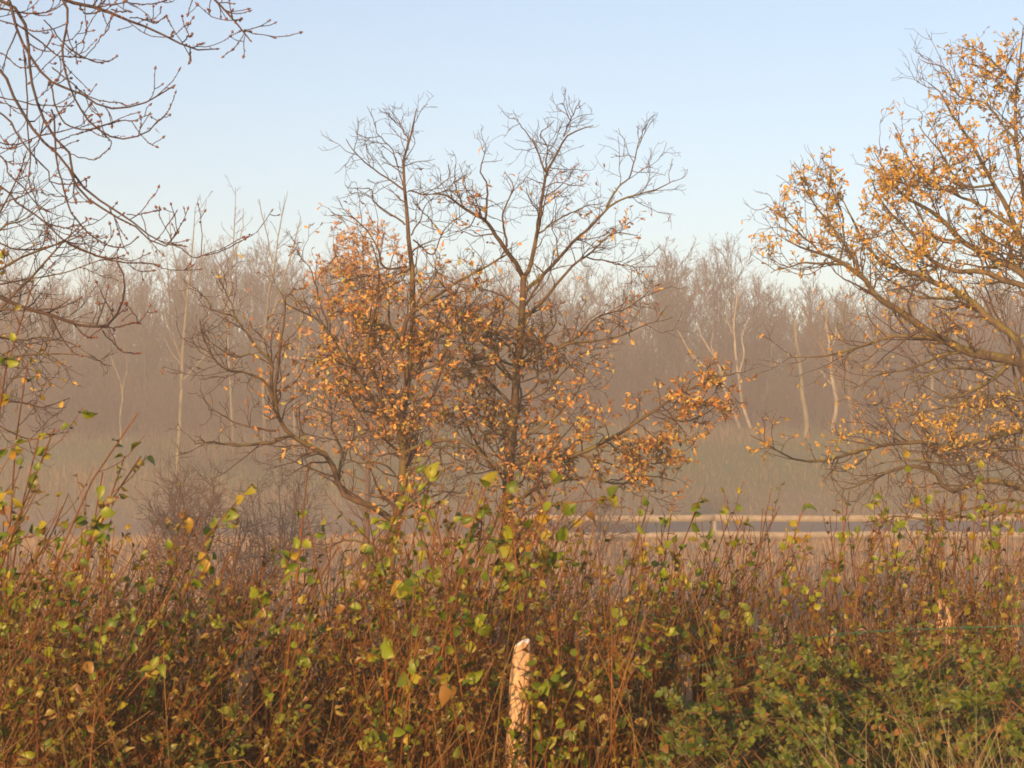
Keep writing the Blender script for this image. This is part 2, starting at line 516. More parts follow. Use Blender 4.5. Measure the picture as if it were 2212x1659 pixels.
T_BRAM_S = [leaf_template([0.02, 0.26, 0.36, 0.22, 0.0], 1, 0.2, 0.35), leaf_template([0.02, 0.30, 0.34, 0.2, 0.0], 1, 0.45, 0.3, 0.4), leaf_template([0.02, 0.2, 0.27, 0.17, 0.0], 1, 0.1, 0.6, -0.3)]
T_BEECH = [leaf_template(BEECH, 1, 0.2, 0.35), leaf_template(BEECH, 1, 0.4, 0.4, 0.5)]
TO_CAM = unit(np.array([-0.3, -0.9, 0.35]))

def frames(D, facing=0.6, droop=0.5, spread=0.8):
    """leaf axes: x along D (drooping), z facing roughly the light"""
    n = len(D)
    x = unit(D + spread * rng.normal(size=(n, 3)) + np.array([0, 0, -droop]))
    z = facing * TO_CAM + rng.normal(size=(n, 3)) * 0.55
    z = unit(z - (z * x).sum(1, keepdims=True) * x)
    y = np.cross(z, x)
    return np.stack([x, y, z], -1)           # columns

def leaf_stuff(mb, templ, O, F, size):
    k = rng.integers(0, len(templ), len(O))
    for j, (V, Q, E) in enumerate(templ):
        s = k == j
        m = s.sum()
        if not m: continue
        X = np.einsum('nij,vj->nvi', F[s] * size[s][:, None, None], V) + O[s][:, None, :]
        q = Q[None] + (np.arange(m) * len(V))[:, None, None]
        mb.add(X.reshape(-1, 3), q.reshape(-1, 4), rnd=np.repeat(rng.random(m), len(V)), edge=np.tile(E, m))

TM = {}
def leaf_meshes(key, templ, mat):
    if key not in TM:
        TM[key] = [make_mesh('leaf', V, [Q], mat, np.zeros(len(V)), E) for V, Q, E in templ]
    return TM[key]

def leaf_objects(parent, loc, meshes, O, F, size, name='leaf'):
    loc = np.asarray(loc)
    for o, f, s in zip(O, F, size):
        m = np.eye(4)
        m[:3, :3] = f * s
        m[:3, 3] = o - loc
        add_obj(name, meshes[rng.integers(len(meshes))], parent, mat4=Matrix(m.tolist()))

def on_branches(P, n, t0=0.3, t1=1.0):
    """n random points (and directions) along the branches P"""
    i = rng.integers(0, len(P), n)
    s = P.shape[1]
    f = (t0 + (t1 - t0) * rng.random(n)) * (s - 1)
    j = np.minimum(f.astype(int), s - 2)
    w = (f - j)[:, None]
    A, B = P[i, j], P[i, j + 1]
    return A * (1 - w) + B * w, unit(B - A)

def blobs(P, bl):
    u, v = UV(P)
    w = np.zeros(len(P))
    for (a, b, su, sv, k) in bl:
        w = np.maximum(w, k * np.exp(-((u - a) / su) ** 2 - ((v - b) / sv) ** 2))
    return w

def pick_front(O, n):
    """order so that the pieces that show largest (nearest) come first"""
    return np.argsort(O[:, 1] + rng.random(len(O)) * 0.6)[:n]

def inframe(P, pad=30):
    u, v = UV(P)
    return (u > -pad) & (u < 2212 + pad) & (v > -pad) & (v < 1659 + pad)

# ================================================================== THE SETTING
def ground_z(x, y):
    z = np.interp(y, [-60, 10, 58, 62, 75, 79, 92, 105, 125, 160, 200, 400], [0, 0, 0, -0.12, 0.40, 0.75, 2.9, 4.9, 6.6, 10.5, 14.0, 15.0])
    return z + 0.25 * np.sin(x * 0.13 + 1) * np.clip((y - 80) / 20, 0, 1.5) + 0.06 * np.sin(x * 0.9 + y * 0.4) * np.clip((y - 9) / 10, 0, 1)* (y < 57)

xs = np.linspace(-62, 62, 81)
ys = np.r_[np.linspace(-5, 56, 50), np.linspace(57, 120, 84), np.linspace(122, 240, 40)]
gx, gy = np.meshgrid(xs, ys)
gz = ground_z(gx, gy)
V = np.stack([gx, gy, gz], -1).reshape(-1, 3)
nx = len(xs)
ii, jj = np.meshgrid(np.arange(len(ys) - 1), np.arange(nx - 1), indexing='ij')
a = (ii * nx + jj).ravel()
Q = np.stack([a, a + 1, a + nx + 1, a + nx], -1)
g = add_obj('ground', make_mesh('ground', V, [Q], 'ground'))
g['kind'] = 'structure'

# dark grey strip beyond the rail fence, laid on the slope
ry = np.array([63.0, 66.0, 69.0, 72.0, 74.5])
rx = np.linspace(3.0, 44, 61)
gx, gy = np.meshgrid(rx, ry)
gy = 69 + (gy - 69) * np.clip((gx - 3.0) / 5.0, 0.02, 1) ** 0.7
V = np.stack([gx, gy, ground_z(gx, gy) + 0.03], -1).reshape(-1, 3)
ii, jj = np.meshgrid(np.arange(len(ry) - 1), np.arange(len(rx) - 1), indexing='ij')
a = (ii * len(rx) + jj).ravel()
dark_strip = add_obj('dark_strip', make_mesh('dark_strip', V, [np.stack([a, a + 1, a + len(rx) + 1, a + len(rx)], -1)], 'strip_grey'))
dark_strip['kind'] = 'structure'

def blades(n, xr, yr, h, w, zfun=ground_z, lean=0.35, keep=None):
    x = rng.uniform(*xr, n); y = rng.uniform(*yr, n)
    if keep is not None:
        k = keep(x, y); x, y = x[k], y[k]; n = len(x)
    z = zfun(x, y)
    hh = h * rng.uniform(0.5, 1.3, n); ww = w * rng.uniform(0.6, 1.4, n)
    th = rng.uniform(0, 6.28, n)
    b = np.stack([x, y, z], -1)
    sd = np.stack([np.cos(th), 0.4 * np.sin(th), 0 * th], -1) * (ww * 0.5)[:, None]
    ln = rng.normal(size=(n, 3)) * lean; ln[:, 2] = 0
    mid = b + np.array([0, 0, 1]) * (hh * 0.6)[:, None] + ln * (hh * 0.35)[:, None]
    tip = b + np.array([0, 0, 1]) * (hh * 0.95)[:, None] + ln * (hh * 1.0)[:, None]
    V = np.stack([b - sd, b + sd, mid + sd * 0.7, mid - sd * 0.7, tip], 1)
    o = (np.arange(n) * 5)[:, None]
    return V.reshape(-1, 3), o + np.array([[0, 1, 2, 3]]), o + np.array([[3, 2, 4]]), np.repeat(rng.random(n), 5)

mb = MB()
for args in ((26000, (-16, 16), (9.5, 58), 0.34, 0.012), (9000, (-26, 28), (56, 62), 0.3, 0.02), (3000, (-28, 32), (75, 93), 0.25, 0.02)):
    V, Q, T, r = blades(*args, keep=lambda x, y: np.abs(x) < y * 0.33 + 0.5)
    mb.add(V, Q, T, rnd=r)
o = mb.build('dead_grass', 'grass_dead', kind='stuff')
o['label'] = 'pale dead grass covering the misty field behind the hedge'; o['category'] = 'grass'
mb = MB()
V, Q, T, r = blades(16000, (-36, 38), (76, 108), 0.28, 0.025)
mb.add(V, Q, T, rnd=r)
o = mb.build('rough_grass', 'grass_green', kind='stuff')
o['label'] = 'green and brown rough grass on the bank below the wood'; o['category'] = 'grass'

def clumpy(x, y, f, th):
    return np.sin(x * f + 1.7 * np.sin(y * f * 0.7)) + np.sin(y * f * 1.3 + x * 0.21) + rng.normal(size=x.shape) * 0.5 > th
mb = MB()
V, Q, T, r = blades(22000, (-30, 34), (80, 103), 0.6, 0.018, lean=0.2, keep=lambda x, y: clumpy(x, y, 0.33, 0.35))
mb.add(V, Q, T, rnd=r)
o = mb.build('reed_grass', 'reed', kind='stuff')
o['label'] = 'patches of tall rusty dead reeds on the bank below the wood'; o['category'] = 'reeds'
# ------------------------------------------------------------------ far wood
def bare_tree(seed_h, n1=26, spreadd=1.0, S1=6, up1=0.12, dens2=2.6, dens3=5.0, lean=0.0, trunk_r=None, t0=0.25, rtw=0.011, ang=48, lv3=True):
    """branches of a bare tree of height seed_h rooted at origin: list of (P,R,sides)"""
    S = 9
    z = np.linspace(0, 1, S)
    tr = np.zeros((1, S, 3))
    tr[0, :, 2] = z * seed_h
    wob = np.cumsum(rng.normal(size=(S, 2)), 0) * 0.022 * seed_h / 3
    tr[0, :, :2] = wob - wob[0]
    tr[0, :, 0] += lean * z * seed_h
    r0 = trunk_r or seed_h * 0.011
    Rt = (r0 * (1 - z) ** 0.9 + 0.012)[None]
    P1, R1 = grow(tr, Rt, n1 / seed_h, None, rel=0.36 * spreadd, ang=ang, t0=t0, t1=0.97, S=S1, up=up1, wig=0.12, rf=0.5, rmin=0.014, rtip=rtw, fall=0.62)
    P2, R2 = grow(P1, R1, dens2, None, rel=0.5, ang=38, t0=0.2, S=4, up=up1, wig=0.16, rf=0.6, rmin=rtw, rtip=rtw * 0.7, fall=0.45, nmin=2)
    out = [(tr, Rt, 6), (P1, R1, 4), (P2, R2, 3)]
    if lv3:
        P3, R3 = grow(P2, R2, dens3, None, rel=0.55, ang=36, t0=0.2, S=3, up=up1, wig=0.2, rf=0.7, rmin=rtw * 0.8, rtip=rtw * 0.6, fall=0.3, nmin=2)
        out.append((P3, R3, 3))
    return out

def place(br, pos, rot, sc):
    c, s = math.cos(rot), math.sin(rot)
    Rm = np.array([[c, -s, 0], [s, c, 0], [0, 0, 1]]) * sc
    return [(P @ Rm.T + pos, R * sc, k) for P, R, k in br]

def pack(br, name, mat):
    mb = MB()
    for P, R, k in br: mb.tubes(P, R, min(k, 4) if k > 3 else 3)
    F = [np.concatenate(mb.Q)]
    return make_mesh(name, np.concatenate(mb.V), F, mat, np.concatenate(mb.r), np.concatenate(mb.e))

def crown_tree(h, n1, spread, t0, up=0.16):
    S = 8
    z_ = np.linspace(0, 1, S)
    tr = np.zeros((1, S, 3)); tr[0, :, 2] = z_ * h * 0.8
    w_ = np.cumsum(rng.normal(size=(S, 2)), 0) * 0.07; tr[0, :, :2] = w_ - w_[0]
    Rt = (h * 0.010 * (1 - z_) ** 0.9 + 0.016)[None]
    P1, R1 = grow(tr, Rt, n1 / (h * 0.8), None, rel=0.45 * spread, ang=42, t0=t0, t1=1.0, S=6, up=up, wig=0.14, rf=0.5, rmin=0.016, rtip=0.012, fall=0.35)
    P2, R2 = grow(P1, R1, 3.2, None, rel=0.48, ang=36, t0=0.18, S=4, up=up, wig=0.16, rf=0.6, rmin=0.012, rtip=0.009, fall=0.35, nmin=2)
    P3, R3 = grow(P2, R2, 5.0, None, rel=0.6, ang=34, t0=0.15, S=3, up=up, wig=0.2, rf=0.7, rmin=0.010, rtip=0.008, fall=0.25, nmin=2)
    P4, R4 = grow(P3, R3, 4.0, None, rel=0.6, ang=34, t0=0.2, S=2, up=up, wig=0.2, rf=0.8, rmin=0.009, rtip=0.007, fall=0.25, nmin=1)
    return [(tr, Rt, 5), (P1, R1, 4), (P2, R2, 3), (P3, R3, 3), (P4, R4, 3)], h

def bush(h, ns):
    S = 6
    P0 = np.zeros((ns, S, 3))
    d = unit(np.stack([rng.normal(size=ns) * 0.38, rng.normal(size=ns) * 0.38, np.ones(ns)], -1))
    P0[:, 0, :2] = rng.normal(size=(ns, 2)) * 0.3
    ln = h * rng.uniform(0.6, 1.0, ns)
    for k in range(1, S):
        d = unit(d + rng.normal(size=(ns, 3)) * 0.09)
        P0[:, k] = P0[:, k - 1] + d * (ln / (S - 1))[:, None]
    R0 = np.repeat(np.linspace(0.035, 0.012, S)[None], ns, 0)
    P1, R1 = grow(P0, R0, 2.6, None, rel=0.36, ang=38, t0=0.12, S=5, up=0.14, wig=0.16, rf=0.5, rmin=0.012, rtip=0.009, fall=0.4)
    P2, R2 = grow(P1, R1, 4.5, None, rel=0.5, ang=36, t0=0.15, S=3, up=0.12, wig=0.2, rf=0.6, rmin=0.010, rtip=0.008, nmin=2)
    P3, R3 = grow(P2, R2, 5.0, None, rel=0.6, ang=34, t0=0.15, S=2, up=0.12, wig=0.2, rf=0.8, rmin=0.009, rtip=0.007, nmin=1)
    return [(P0, R0, 4), (P1, R1, 3), (P2, R2, 3), (P3, R3, 3)], h

templ = []
for k in range(6):
    br, h = crown_tree(rng.uniform(9, 11), 26, rng.uniform(0.9, 1.2), 0.3)
    templ.append((pack(br, 'bare_tree', ('twig_wood', 'twig_wood_red', 'twig_wood_dark')[k % 3]), max(P[..., 2].max() for P, _, _ in br)))
btempl = []
for k in range(5):
    br, h = bush(rng.uniform(5, 6.5), 12)
    btempl.append((pack(br, 'bare_bush', ('twig_wood_red', 'twig_wood_dark', 'twig_olive')[k % 3]), max(P[..., 2].max() for P, _, _ in br)))
def topline(u):     # frame height reached by the wood's canopy
    return np.interp(u, [-200, 0, 150, 300, 450, 560, 700, 900, 1100, 1300, 1400, 1500, 1600, 1680, 1800, 2000, 2212, 2500],
                     [545, 550, 550, 530, 515, 500, 530, 545, 555, 570, 545, 510, 530, 600, 600, 575, 570, 570])
root = thing('woodland', 'far mass of bare purple-brown trees fading into mist behind the field', 'woods', (0, 120, 6))
root['kind'] = 'stuff'
ntree = 0
def plant(kind, xx, yy, v):
    global ntree
    zz = float(ground_z(np.array(xx), np.array(yy)))
    u, _ = UV(np.array([xx, yy, zz]))
    h = float(W(u, v, yy)[2]) - zz
    me, ht = kind[rng.integers(len(kind))]
    sc = h / ht
    r_ = rng.uniform(0, 6.28); w_ = rng.uniform(0.85, 1.2)
    m = Matrix.Translation((xx, yy - 120, zz - 6.1)) @ Matrix.Rotation(r_, 4, 'Z') @ Matrix.Diagonal((sc * w_, sc * w_, sc, 1))
    add_obj(me.name.split('.')[0], me, root, mat4=m)
    ntree += 1
for row, (Y, dx) in enumerate(((112, 3.0), (118, 2.6), (125, 2.5), (133, 2.6), (142, 2.8), (152, 3.2))):
    for x in np.arange(-Y * 0.30, Y * 0.31, dx):
        xx = x + rng.normal() * 0.7; yy = Y + rng.normal() * 2.0
        u = 1106 + xx / yy / K
        v = float(topline(u)) + abs(rng.normal()) * 30 + (35 if row == 0 else 0) + rng.normal() * 16
        plant(templ, xx, yy, v)
for row, (Y, dx, v0) in enumerate(((106, 2.6, 800), (110, 2.2, 760), (115, 2.2, 720), (121, 2.2, 690), (128, 2.3, 665), (136, 2.3, 650), (146, 2.4, 640))):
    for x in np.arange(-Y * 0.30, Y * 0.31, dx):
        plant(btempl, x + rng.normal() * 0.8, Y + rng.normal() * 1.5, v0 + rng.normal() * 45)
# brush along the foot of the wood
mb = MB()
n = 4200
x = rng.uniform(-36, 38, n); y = rng.uniform(86, 116, n)
kb_ = (y > 102) | ((x < 3) & clumpy(x, y, 0.41, 0.2)); x, y = x[kb_], y[kb_]; n = len(x)
b = np.stack([x, y, ground_z(x, y)], -1)
st = np.zeros((n, 4, 3)); st[:, 0] = b
d = unit(np.stack([rng.normal(size=n) * 0.25, rng.normal(size=n) * 0.25, np.ones(n)], -1))
hh = rng.uniform(0.8, 3.2, n)
for k in range(1, 4):
    d = unit(d + rng.normal(size=(n, 3)) * 0.12)
    st[:, k] = st[:, k - 1] + d * (hh / 3)[:, None]
Rb = np.repeat(np.linspace(0.018, 0.009, 4)[None], n, 0)
mb.tubes(st, Rb, 3)
P2, R2 = grow(st, Rb, 2.0, 0.7, ang=35, S=3, up=0.15, rmin=0.009, rtip=0.007, nmin=2)
mb.tubes(P2, R2, 3)
o = mb.build('brush_thicket', 'twig_wood_red', kind='stuff')
o['label'] = 'reddish leafless brush along the foot of the far wood'; o['category'] = 'thicket'

# ------------------------------------------------------------------ trees one can pick out in front of the wood
def picked_tree(name, label, cat, traces, Y, bark, twig, dens=(1.6, 2.5), rel=0.35, group=None, leaf=None, up=0.12, rtw=0.009, ang=42):
    ub, vb = traces[0][0][0]
    Yc = np.arange(60.0, 116.0, 0.25)
    g_ = W(ub, vb, Yc)
    Y = float(Yc[np.argmin(np.abs(g_[:, 2] - ground_z(g_[:, 0], Yc)))])     # stands where the bank is seen at its foot
    tr = Tracer(Y, 12, 0.25, 0.03)
    for pts, w0, w1 in traces: tr.limb(pts, w0, w1)
    P, R = tr.arrays()
    base = P[0, 0].copy(); base[2] = float(ground_z(base[0], base[1]))
    foot = np.linspace(base - [0, 0, 0.1], P[0, 0], 4)
    root = thing(name, label, cat, base, group)
    mb = MB(); mb.tubes(P[:1], R[:1], 6); mb.tubes(foot[None], np.full((1, 4), R[0, 0]), 6); mb.build('trunk', bark, root, base)
    for k in range(1, len(P)):
        mb = MB(); mb.tubes(P[k:k + 1], R[k:k + 1], 5); mb.build('limb', bark, root, base)
    mb = MB()
    P2, R2 = grow(P, R, dens[0], None, rel=rel, ang=ang, t0=0.25, S=6, up=up, wig=0.12, rf=0.45, rmin=rtw * 1.3, rtip=rtw, fall=0.6)
    P3, R3 = grow(P2, R2, dens[1], None, rel=0.5, ang=38, t0=0.2, S=4, up=up, wig=0.15, rf=0.6, rmin=rtw, rtip=rtw * 0.7, nmin=2)
    P4, R4 = grow(P3, R3, dens[1] * 1.5, None, rel=0.55, ang=36, t0=0.2, S=3, up=up, wig=0.2, rf=0.7, rmin=rtw * 0.8, rtip=rtw * 0.6, nmin=1)
    for p, r, k in ((P2, R2, 4), (P3, R3, 3), (P4, R4, 3)): mb.tubes(p, r, k)
    mb.build('crown', twig, root, base, kind='stuff')
    return root, base, P, (P2, P3, P4)

GP = 'pale trees standing out at the edge of the far wood'
picked_tree('ash_tree', 'pale straight-trunked tree with forked limbs standing clear in mist, left of the oaks', 'tree',
            [([(384, 1030), (386, 960), (390, 880), (392, 800), (397, 720), (402, 650), (412, 560), (422, 450)], 12, 1.2),
             ([(391, 775), (378, 745), (360, 700), (345, 660)], 6, 2), ([(393, 825), (415, 800), (445, 760), (460, 730)], 5, 2),
             ([(392, 790), (370, 765), (352, 730)], 4, 1.5), ([(402, 650), (384, 590), (372, 520), (366, 470)], 4, 1.5)], 82, 'pale_bark', 'twig_wood', (1.3, 1.6), 0.22, GP)
picked_tree('poplar_tree', 'tallest slender pale trunk, its tip rising into the sky left of the oaks', 'tree',
            [([(506, 975), (503, 900), (499, 820), (495, 740), (493, 680), (498, 600), (505, 500), (509, 405)], 8, 1),
             ([(494, 700), (482, 640), (470, 580)], 4, 1.5), ([(503, 560), (520, 500), (526, 450)], 3, 1.2)], 90, 'pale_bark', 'twig_wood', (2.2, 1.4), 0.16, GP)
picked_tree('poplar_tree', 'pale twin-topped slender tree just left of the orange-leaved crown', 'tree',
            [([(572, 985), (568, 900), (564, 820), (566, 740), (575, 660), (590, 570), (606, 480), (622, 412)], 9, 1),
             ([(566, 745), (584, 690), (600, 640), (628, 560), (650, 470)], 7, 1.5), ([(590, 570), (575, 490), (560, 430)], 3.5, 1.5)], 88, 'pale_bark', 'twig_wood', (1.8, 1.5), 0.2, GP)
picked_tree('birch_tree', 'thin pale trunk showing through the orange leaves left of the near oak', 'tree',
            [([(640, 985), (636, 900), (640, 820), (648, 740), (652, 660), (658, 590)], 8, 3)], 92, 'pale_bark', 'twig_wood', (1.5, 1.5), 0.2, GP)
picked_tree('birch_tree', 'thin crooked pale sapling at the left in mist, between the hanging branches and straight tree', 'tree',
            [([(262, 965), (258, 900), (262, 850), (250, 800), (232, 750)], 6, 2), ([(262, 850), (275, 790), (268, 740)], 4, 1.5)], 92, 'pale_bark', 'twig_wood_red', (1.5, 1.5), 0.3, GP)
picked_tree('birch_tree', 'white-stemmed birch with several leaning bare stems right of the oaks', 'tree',
            [([(1622, 925), (1606, 880), (1597, 820), (1588, 760), (1584, 700), (1588, 660), (1592, 625)], 9, 2.5),
             ([(1596, 815), (1606, 770), (1604, 735), (1612, 700), (1618, 680)], 5, 2), ([(1585, 720), (1572, 690), (1574, 650)], 3, 1.5)], 86, 'birch', 'pale_bark', (0.9, 1.0), 0.2, GP)
picked_tree('birch_tree', 'pale birch leaning far to the left, its forked limbs crossing dark wood', 'tree',
            [([(1600, 925), (1590, 900), (1570, 845), (1545, 815), (1515, 785), (1492, 765), (1478, 735), (1462, 710)], 8, 2.5),
             ([(1566, 835), (1548, 790), (1530, 755), (1512, 725), (1505, 690)], 5, 2), ([(1556, 815), (1548, 775), (1538, 745), (1540, 715)], 4, 1.5)], 88, 'birch', 'pale_bark', (0.8, 1.0), 0.2, GP)
picked_tree('birch_tree', 'pale stem leaning right, close beside the many-stemmed white birch', 'tree',
            [([(1640, 915), (1650, 880), (1658, 840), (1664, 790), (1668, 740)], 7, 3)], 95, 'pale_bark', 'twig_olive', (1.2, 1.5), 0.3, GP)
picked_tree('birch_tree', 'white birch with a kinked lower trunk under the big oak limb', 'tree',
            [([(1798, 940), (1800, 905), (1808, 875), (1806, 850), (1797, 820), (1793, 785), (1790, 740), (1784, 690), (1786, 650)], 12, 3),
             ([(1797, 830), (1782, 815), (1772, 800)], 4, 2), ([(1791, 760), (1802, 725), (1806, 690)], 4, 1.5)], 80, 'birch', 'twig_olive', (1.6, 1.8), 0.26, GP)
picked_tree('birch_tree', 'dim thick pale trunk left of the kinked white birch', 'tree',
            [([(1744, 945), (1742, 900), (1732, 850), (1730, 800), (1722, 740), (1718, 690)], 14, 5)], 92, 'pale_bark', 'twig_olive', (2.0, 1.8), 0.34, GP)
picked_tree('ash_tree', 'straight grey trunk seen below the big oak limb near the right edge', 'tree',
            [([(2014, 935), (2014, 880), (2016, 820), (2014, 760), (2012, 700), (2010, 640)], 11, 5)], 92, 'pale_bark', 'twig_wood', (2.0, 1.8), 0.3, GP)
picked_tree('birch_tree', 'slanting pale trunk with white flecks nearest the right edge', 'tree',
            [([(2104, 930), (2098, 890), (2094, 855), (2080, 815), (2072, 780), (2066, 740), (2054, 700)], 11, 3),
             ([(2092, 850), (2115, 830), (2140, 815)], 5, 2), ([(2086, 835), (2062, 825), (2045, 805)], 4, 2)], 84, 'pale_bark', 'twig_olive', (1.5, 1.8), 0.3, GP)
picked_tree('scrub_tree', 'dense olive-brown twiggy tree behind the tips of the big oak limb', 'tree',
            [([(1850, 1000), (1846, 930), (1838, 860), (1830, 790), (1824, 720), (1816, 650)], 14, 4), ([(1840, 880), (1800, 800), (1760, 720), (1735, 660)], 9, 3),
             ([(1838, 860), (1880, 780), (1910, 710), (1930, 650)], 9, 3)], 62, 'twig_olive', 'twig_olive', (3.2, 3.2), 0.42, rtw=0.007)
picked_tree('scrub_tree', 'reddish-brown twiggy tree closing the view at the right edge', 'tree',
            [([(2180, 1000), (2176, 920), (2170, 840), (2176, 760), (2180, 690), (2186, 640)], 14, 4), ([(2172, 860), (2130, 780), (2100, 700)], 8, 3),
             ([(2172, 830), (2215, 760), (2240, 690)], 8, 3)], 70, 'twig_wood_red', 'twig_wood_red', (3.2, 3.0), 0.4, rtw=0.008)

# misty shrubs in the field
def field_shrub(label, u0, u1, vtop, Y, nst, twig, cat='shrub'):
    base = W((u0 + u1) / 2, 1100, Y); base[2] = float(ground_z(base[0], base[1]))
    root = thing('field_shrub', label, cat, base)
    half = (u1 - u0) / 2 * K * Y
    h = float(W((u0 + u1) / 2, vtop, Y)[2]) - base[2]
    mb2 = MB()
    for k in range(nst):
        a = rng.uniform(-1, 1)
        b = base + np.array([a * half * 0.35, rng.normal() * half * 0.3, -0.05])
        tip = base + np.array([a * half * 0.95, rng.normal() * half * 0.4, h * math.sqrt(max(0.1, 1 - 0.75 * a * a)) * rng.uniform(0.75, 1.0)])
        mid = (b + tip) / 2 + np.array([a * half * -0.05, 0, h * 0.1]) + rng.normal(size=3) * 0.08
        P = resample([b, mid, tip], 8)[None] + np.cumsum(rng.normal(size=(1, 8, 3)), 1) * 0.012
        R = np.linspace(0.018, 0.006, 8)[None]
        mb = MB(); mb.tubes(P, R, 4); mb.build('stem', twig, root, base)
        P2, R2 = grow(P, R, 12, 0.9, ang=50, t0=0.15, S=6, up=0.05, wig=0.22, rf=0.5, rmin=0.006, rtip=0.004, fall=0.4)
        P3, R3 = grow(P2, R2, 9, 0.4, ang=45, t0=0.2, S=4, up=0.05, wig=0.2, rmin=0.0045, rtip=0.0035)
        mb2.tubes(P2, R2, 3); mb2.tubes(P3, R3, 3)
    mb2.build('twigs', twig, root, base, kind='stuff')
field_shrub('rounded purple-brown leafless shrub standing in mist below the straight pale tree', 300, 520, 1010, 33, 12, 'twig_wood_red')
field_shrub('low leafless shrub in mist tucked under the left limb of the oak', 500, 690, 1030, 36, 9, 'twig_wood')
field_shrub('dark tangled low bush in mist behind the hedge, further down than the rounded shrub', 330, 640, 1110, 22, 10, 'twig_hang')

field_shrub('low leafless bush at the left end of the pale rail fence', 1170, 1370, 1075, 46, 9, 'twig_wood_red')
# ------------------------------------------------------------------ white rail fence across the field
FY = 57.0
fr = thing('rail_fence', 'pale two-rail fence crossing the misty field at right', 'fence', W(1700, 1180, FY) * [1, 1, 0])
floc = np.array(fr.location)
def box(mb, lo, hi):
    lo, hi = np.asarray(lo, float), np.asarray(hi, float)
    V = np.array([[x, y, z] for x in (0, 1) for y in (0, 1) for z in (0, 1)]) * (hi - lo) + lo
    Q = np.array([[0, 1, 3, 2], [4, 6, 7, 5], [0, 4, 5, 1], [2, 3, 7, 6], [0, 2, 6, 4], [1, 5, 7, 3]])
    mb.add(V, Q)
def sag_rail(mb, xa, xb, z0, z1):
    n_ = 15
    x_ = np.linspace(xa, xb, n_)
    sg = -0.035 * (1 - (2 * np.linspace(0, 1, n_) - 1) ** 2) + rng.normal(size=n_) * 0.004
    ring = [np.stack([x_, np.full(n_, FY + dy), (z1 if up_ else z0) + sg + rng.normal(size=n_) * 0.004], -1) for dy, up_ in ((-0.02, 0), (0.026, 0), (0.026, 1), (-0.02, 1))]
    V = np.stack(ring, 1).reshape(-1, 3)
    i_, j_ = np.meshgrid(np.arange(n_ - 1), np.arange(4), indexing='ij')
    k_ = (j_ + 1) % 4
    Q = np.stack([i_ * 4 + j_, i_ * 4 + k_, (i_ + 1) * 4 + k_, (i_ + 1) * 4 + j_], -1).reshape(-1, 4)
    mb.add(V, np.vstack([Q, [[0, 3, 2, 1]], [[(n_ - 1) * 4 + q for q in (0, 1, 2, 3)]]]))
zt0, zt1 = float(W(1600, 1124, FY)[2]), float(W(1600, 1110, FY)[2])
zb0, zb1 = float(W(1600, 1161, FY)[2]), float(W(1600, 1147, FY)[2])
pu = [1130, 1545, 1960, 2375]
px = [float(W(u, 1150, FY)[0]) for u in pu]
for x in px:
    mb = MB(); box(mb, (x - 0.055, FY + 0.03, -0.1), (x + 0.055, FY + 0.14, zt1 - 0.01)); mb.build('post', 'rail', fr, floc, smooth=False)
for a, b in zip(px[:-1], px[1:]):
    for z0, z1 in ((zt0, zt1), (zb0, zb1)):
        dz = rng.normal() * 0.012
        mb = MB(); sag_rail(mb, a + 0.001, b - 0.001, z0 + dz, z1 + dz); mb.build('rail', 'rail', fr, floc, smooth=False)

# ------------------------------------------------------------------ oaks and the other near trees
def near_tree(name, label, tr, bark, twig, base_uv, lv, leafmat, leafT, bl, n_try, n_obj, lsize, foot_r=None, extra=None, limb_name='limb', key=None, droop=0.5):
    P, R = tr.arrays()
    b = W(*base_uv); b[2] = 0.0
    root = thing(name, label, 'tree', b)
    mb = MB()
    mb.tubes(P[:1], R[:1], 9)
    if P[0, 0, 2] > 0.02:
        foot = np.linspace(np.array([P[0, 0, 0], P[0, 0, 1], -0.1]), P[0, 0], 5)
        mb.tubes(foot[None], np.linspace(R[0, 0] * 1.35, R[0, 0], 5)[None], 9)
    mb.build('trunk', bark, root, b)
    for k in range(1, len(P)):
        mb = MB(); mb.tubes(P[k:k + 1], R[k:k + 1], 7); mb.build(limb_name, bark, root, b)
    lev = []
    p, r = P, R
    mb = MB()
    for spec in lv:
        p2, r2 = grow(p, r, **spec)
        mb.tubes(p2, r2, 4 if len(lev) == 0 else 3)
        lev.append((p2, r2))
        p, r = p2, r2
    mb.build('twigs', twig, root, b, kind='stuff')
    if n_try:
        src = np.concatenate([resamp_all(q, 4) for q, _ in lev[1:]])
        O, D = on_branches(src, n_try, 0.4, 1.0)
        keep = rng.random(len(O)) < blobs(O, bl)
        O, D = O[keep], D[keep]
        F = frames(D, 0.5, droop, 0.7)
        s = lsize * rng.uniform(0.65, 1.2, len(O))
        vis = inframe(O, 0)
        order = pick_front(np.where(vis[:, None], O, O + [0, 50, 0]), min(n_obj, int(vis.sum())))
        sel = np.zeros(len(O), bool); sel[order] = True
        leaf_objects(root, b, leaf_meshes(key or leafmat, leafT, leafmat), O[sel], F[sel], s[sel])
        mb = MB(); leaf_stuff(mb, T_OAK_S if leafT is T_OAK else leafT, O[~sel], F[~sel], s[~sel]); mb.build('foliage', leafmat, root, b, kind='stuff')
    return root, b, lev

def resamp_all(P, S):
    s = P.shape[1]
    f = np.linspace(0, s - 1, S)
    i = np.minimum(f.astype(int), s - 2)
    w = (f - i)[None, :, None]
    return P[:, i] * (1 - w) + P[:, i + 1] * w

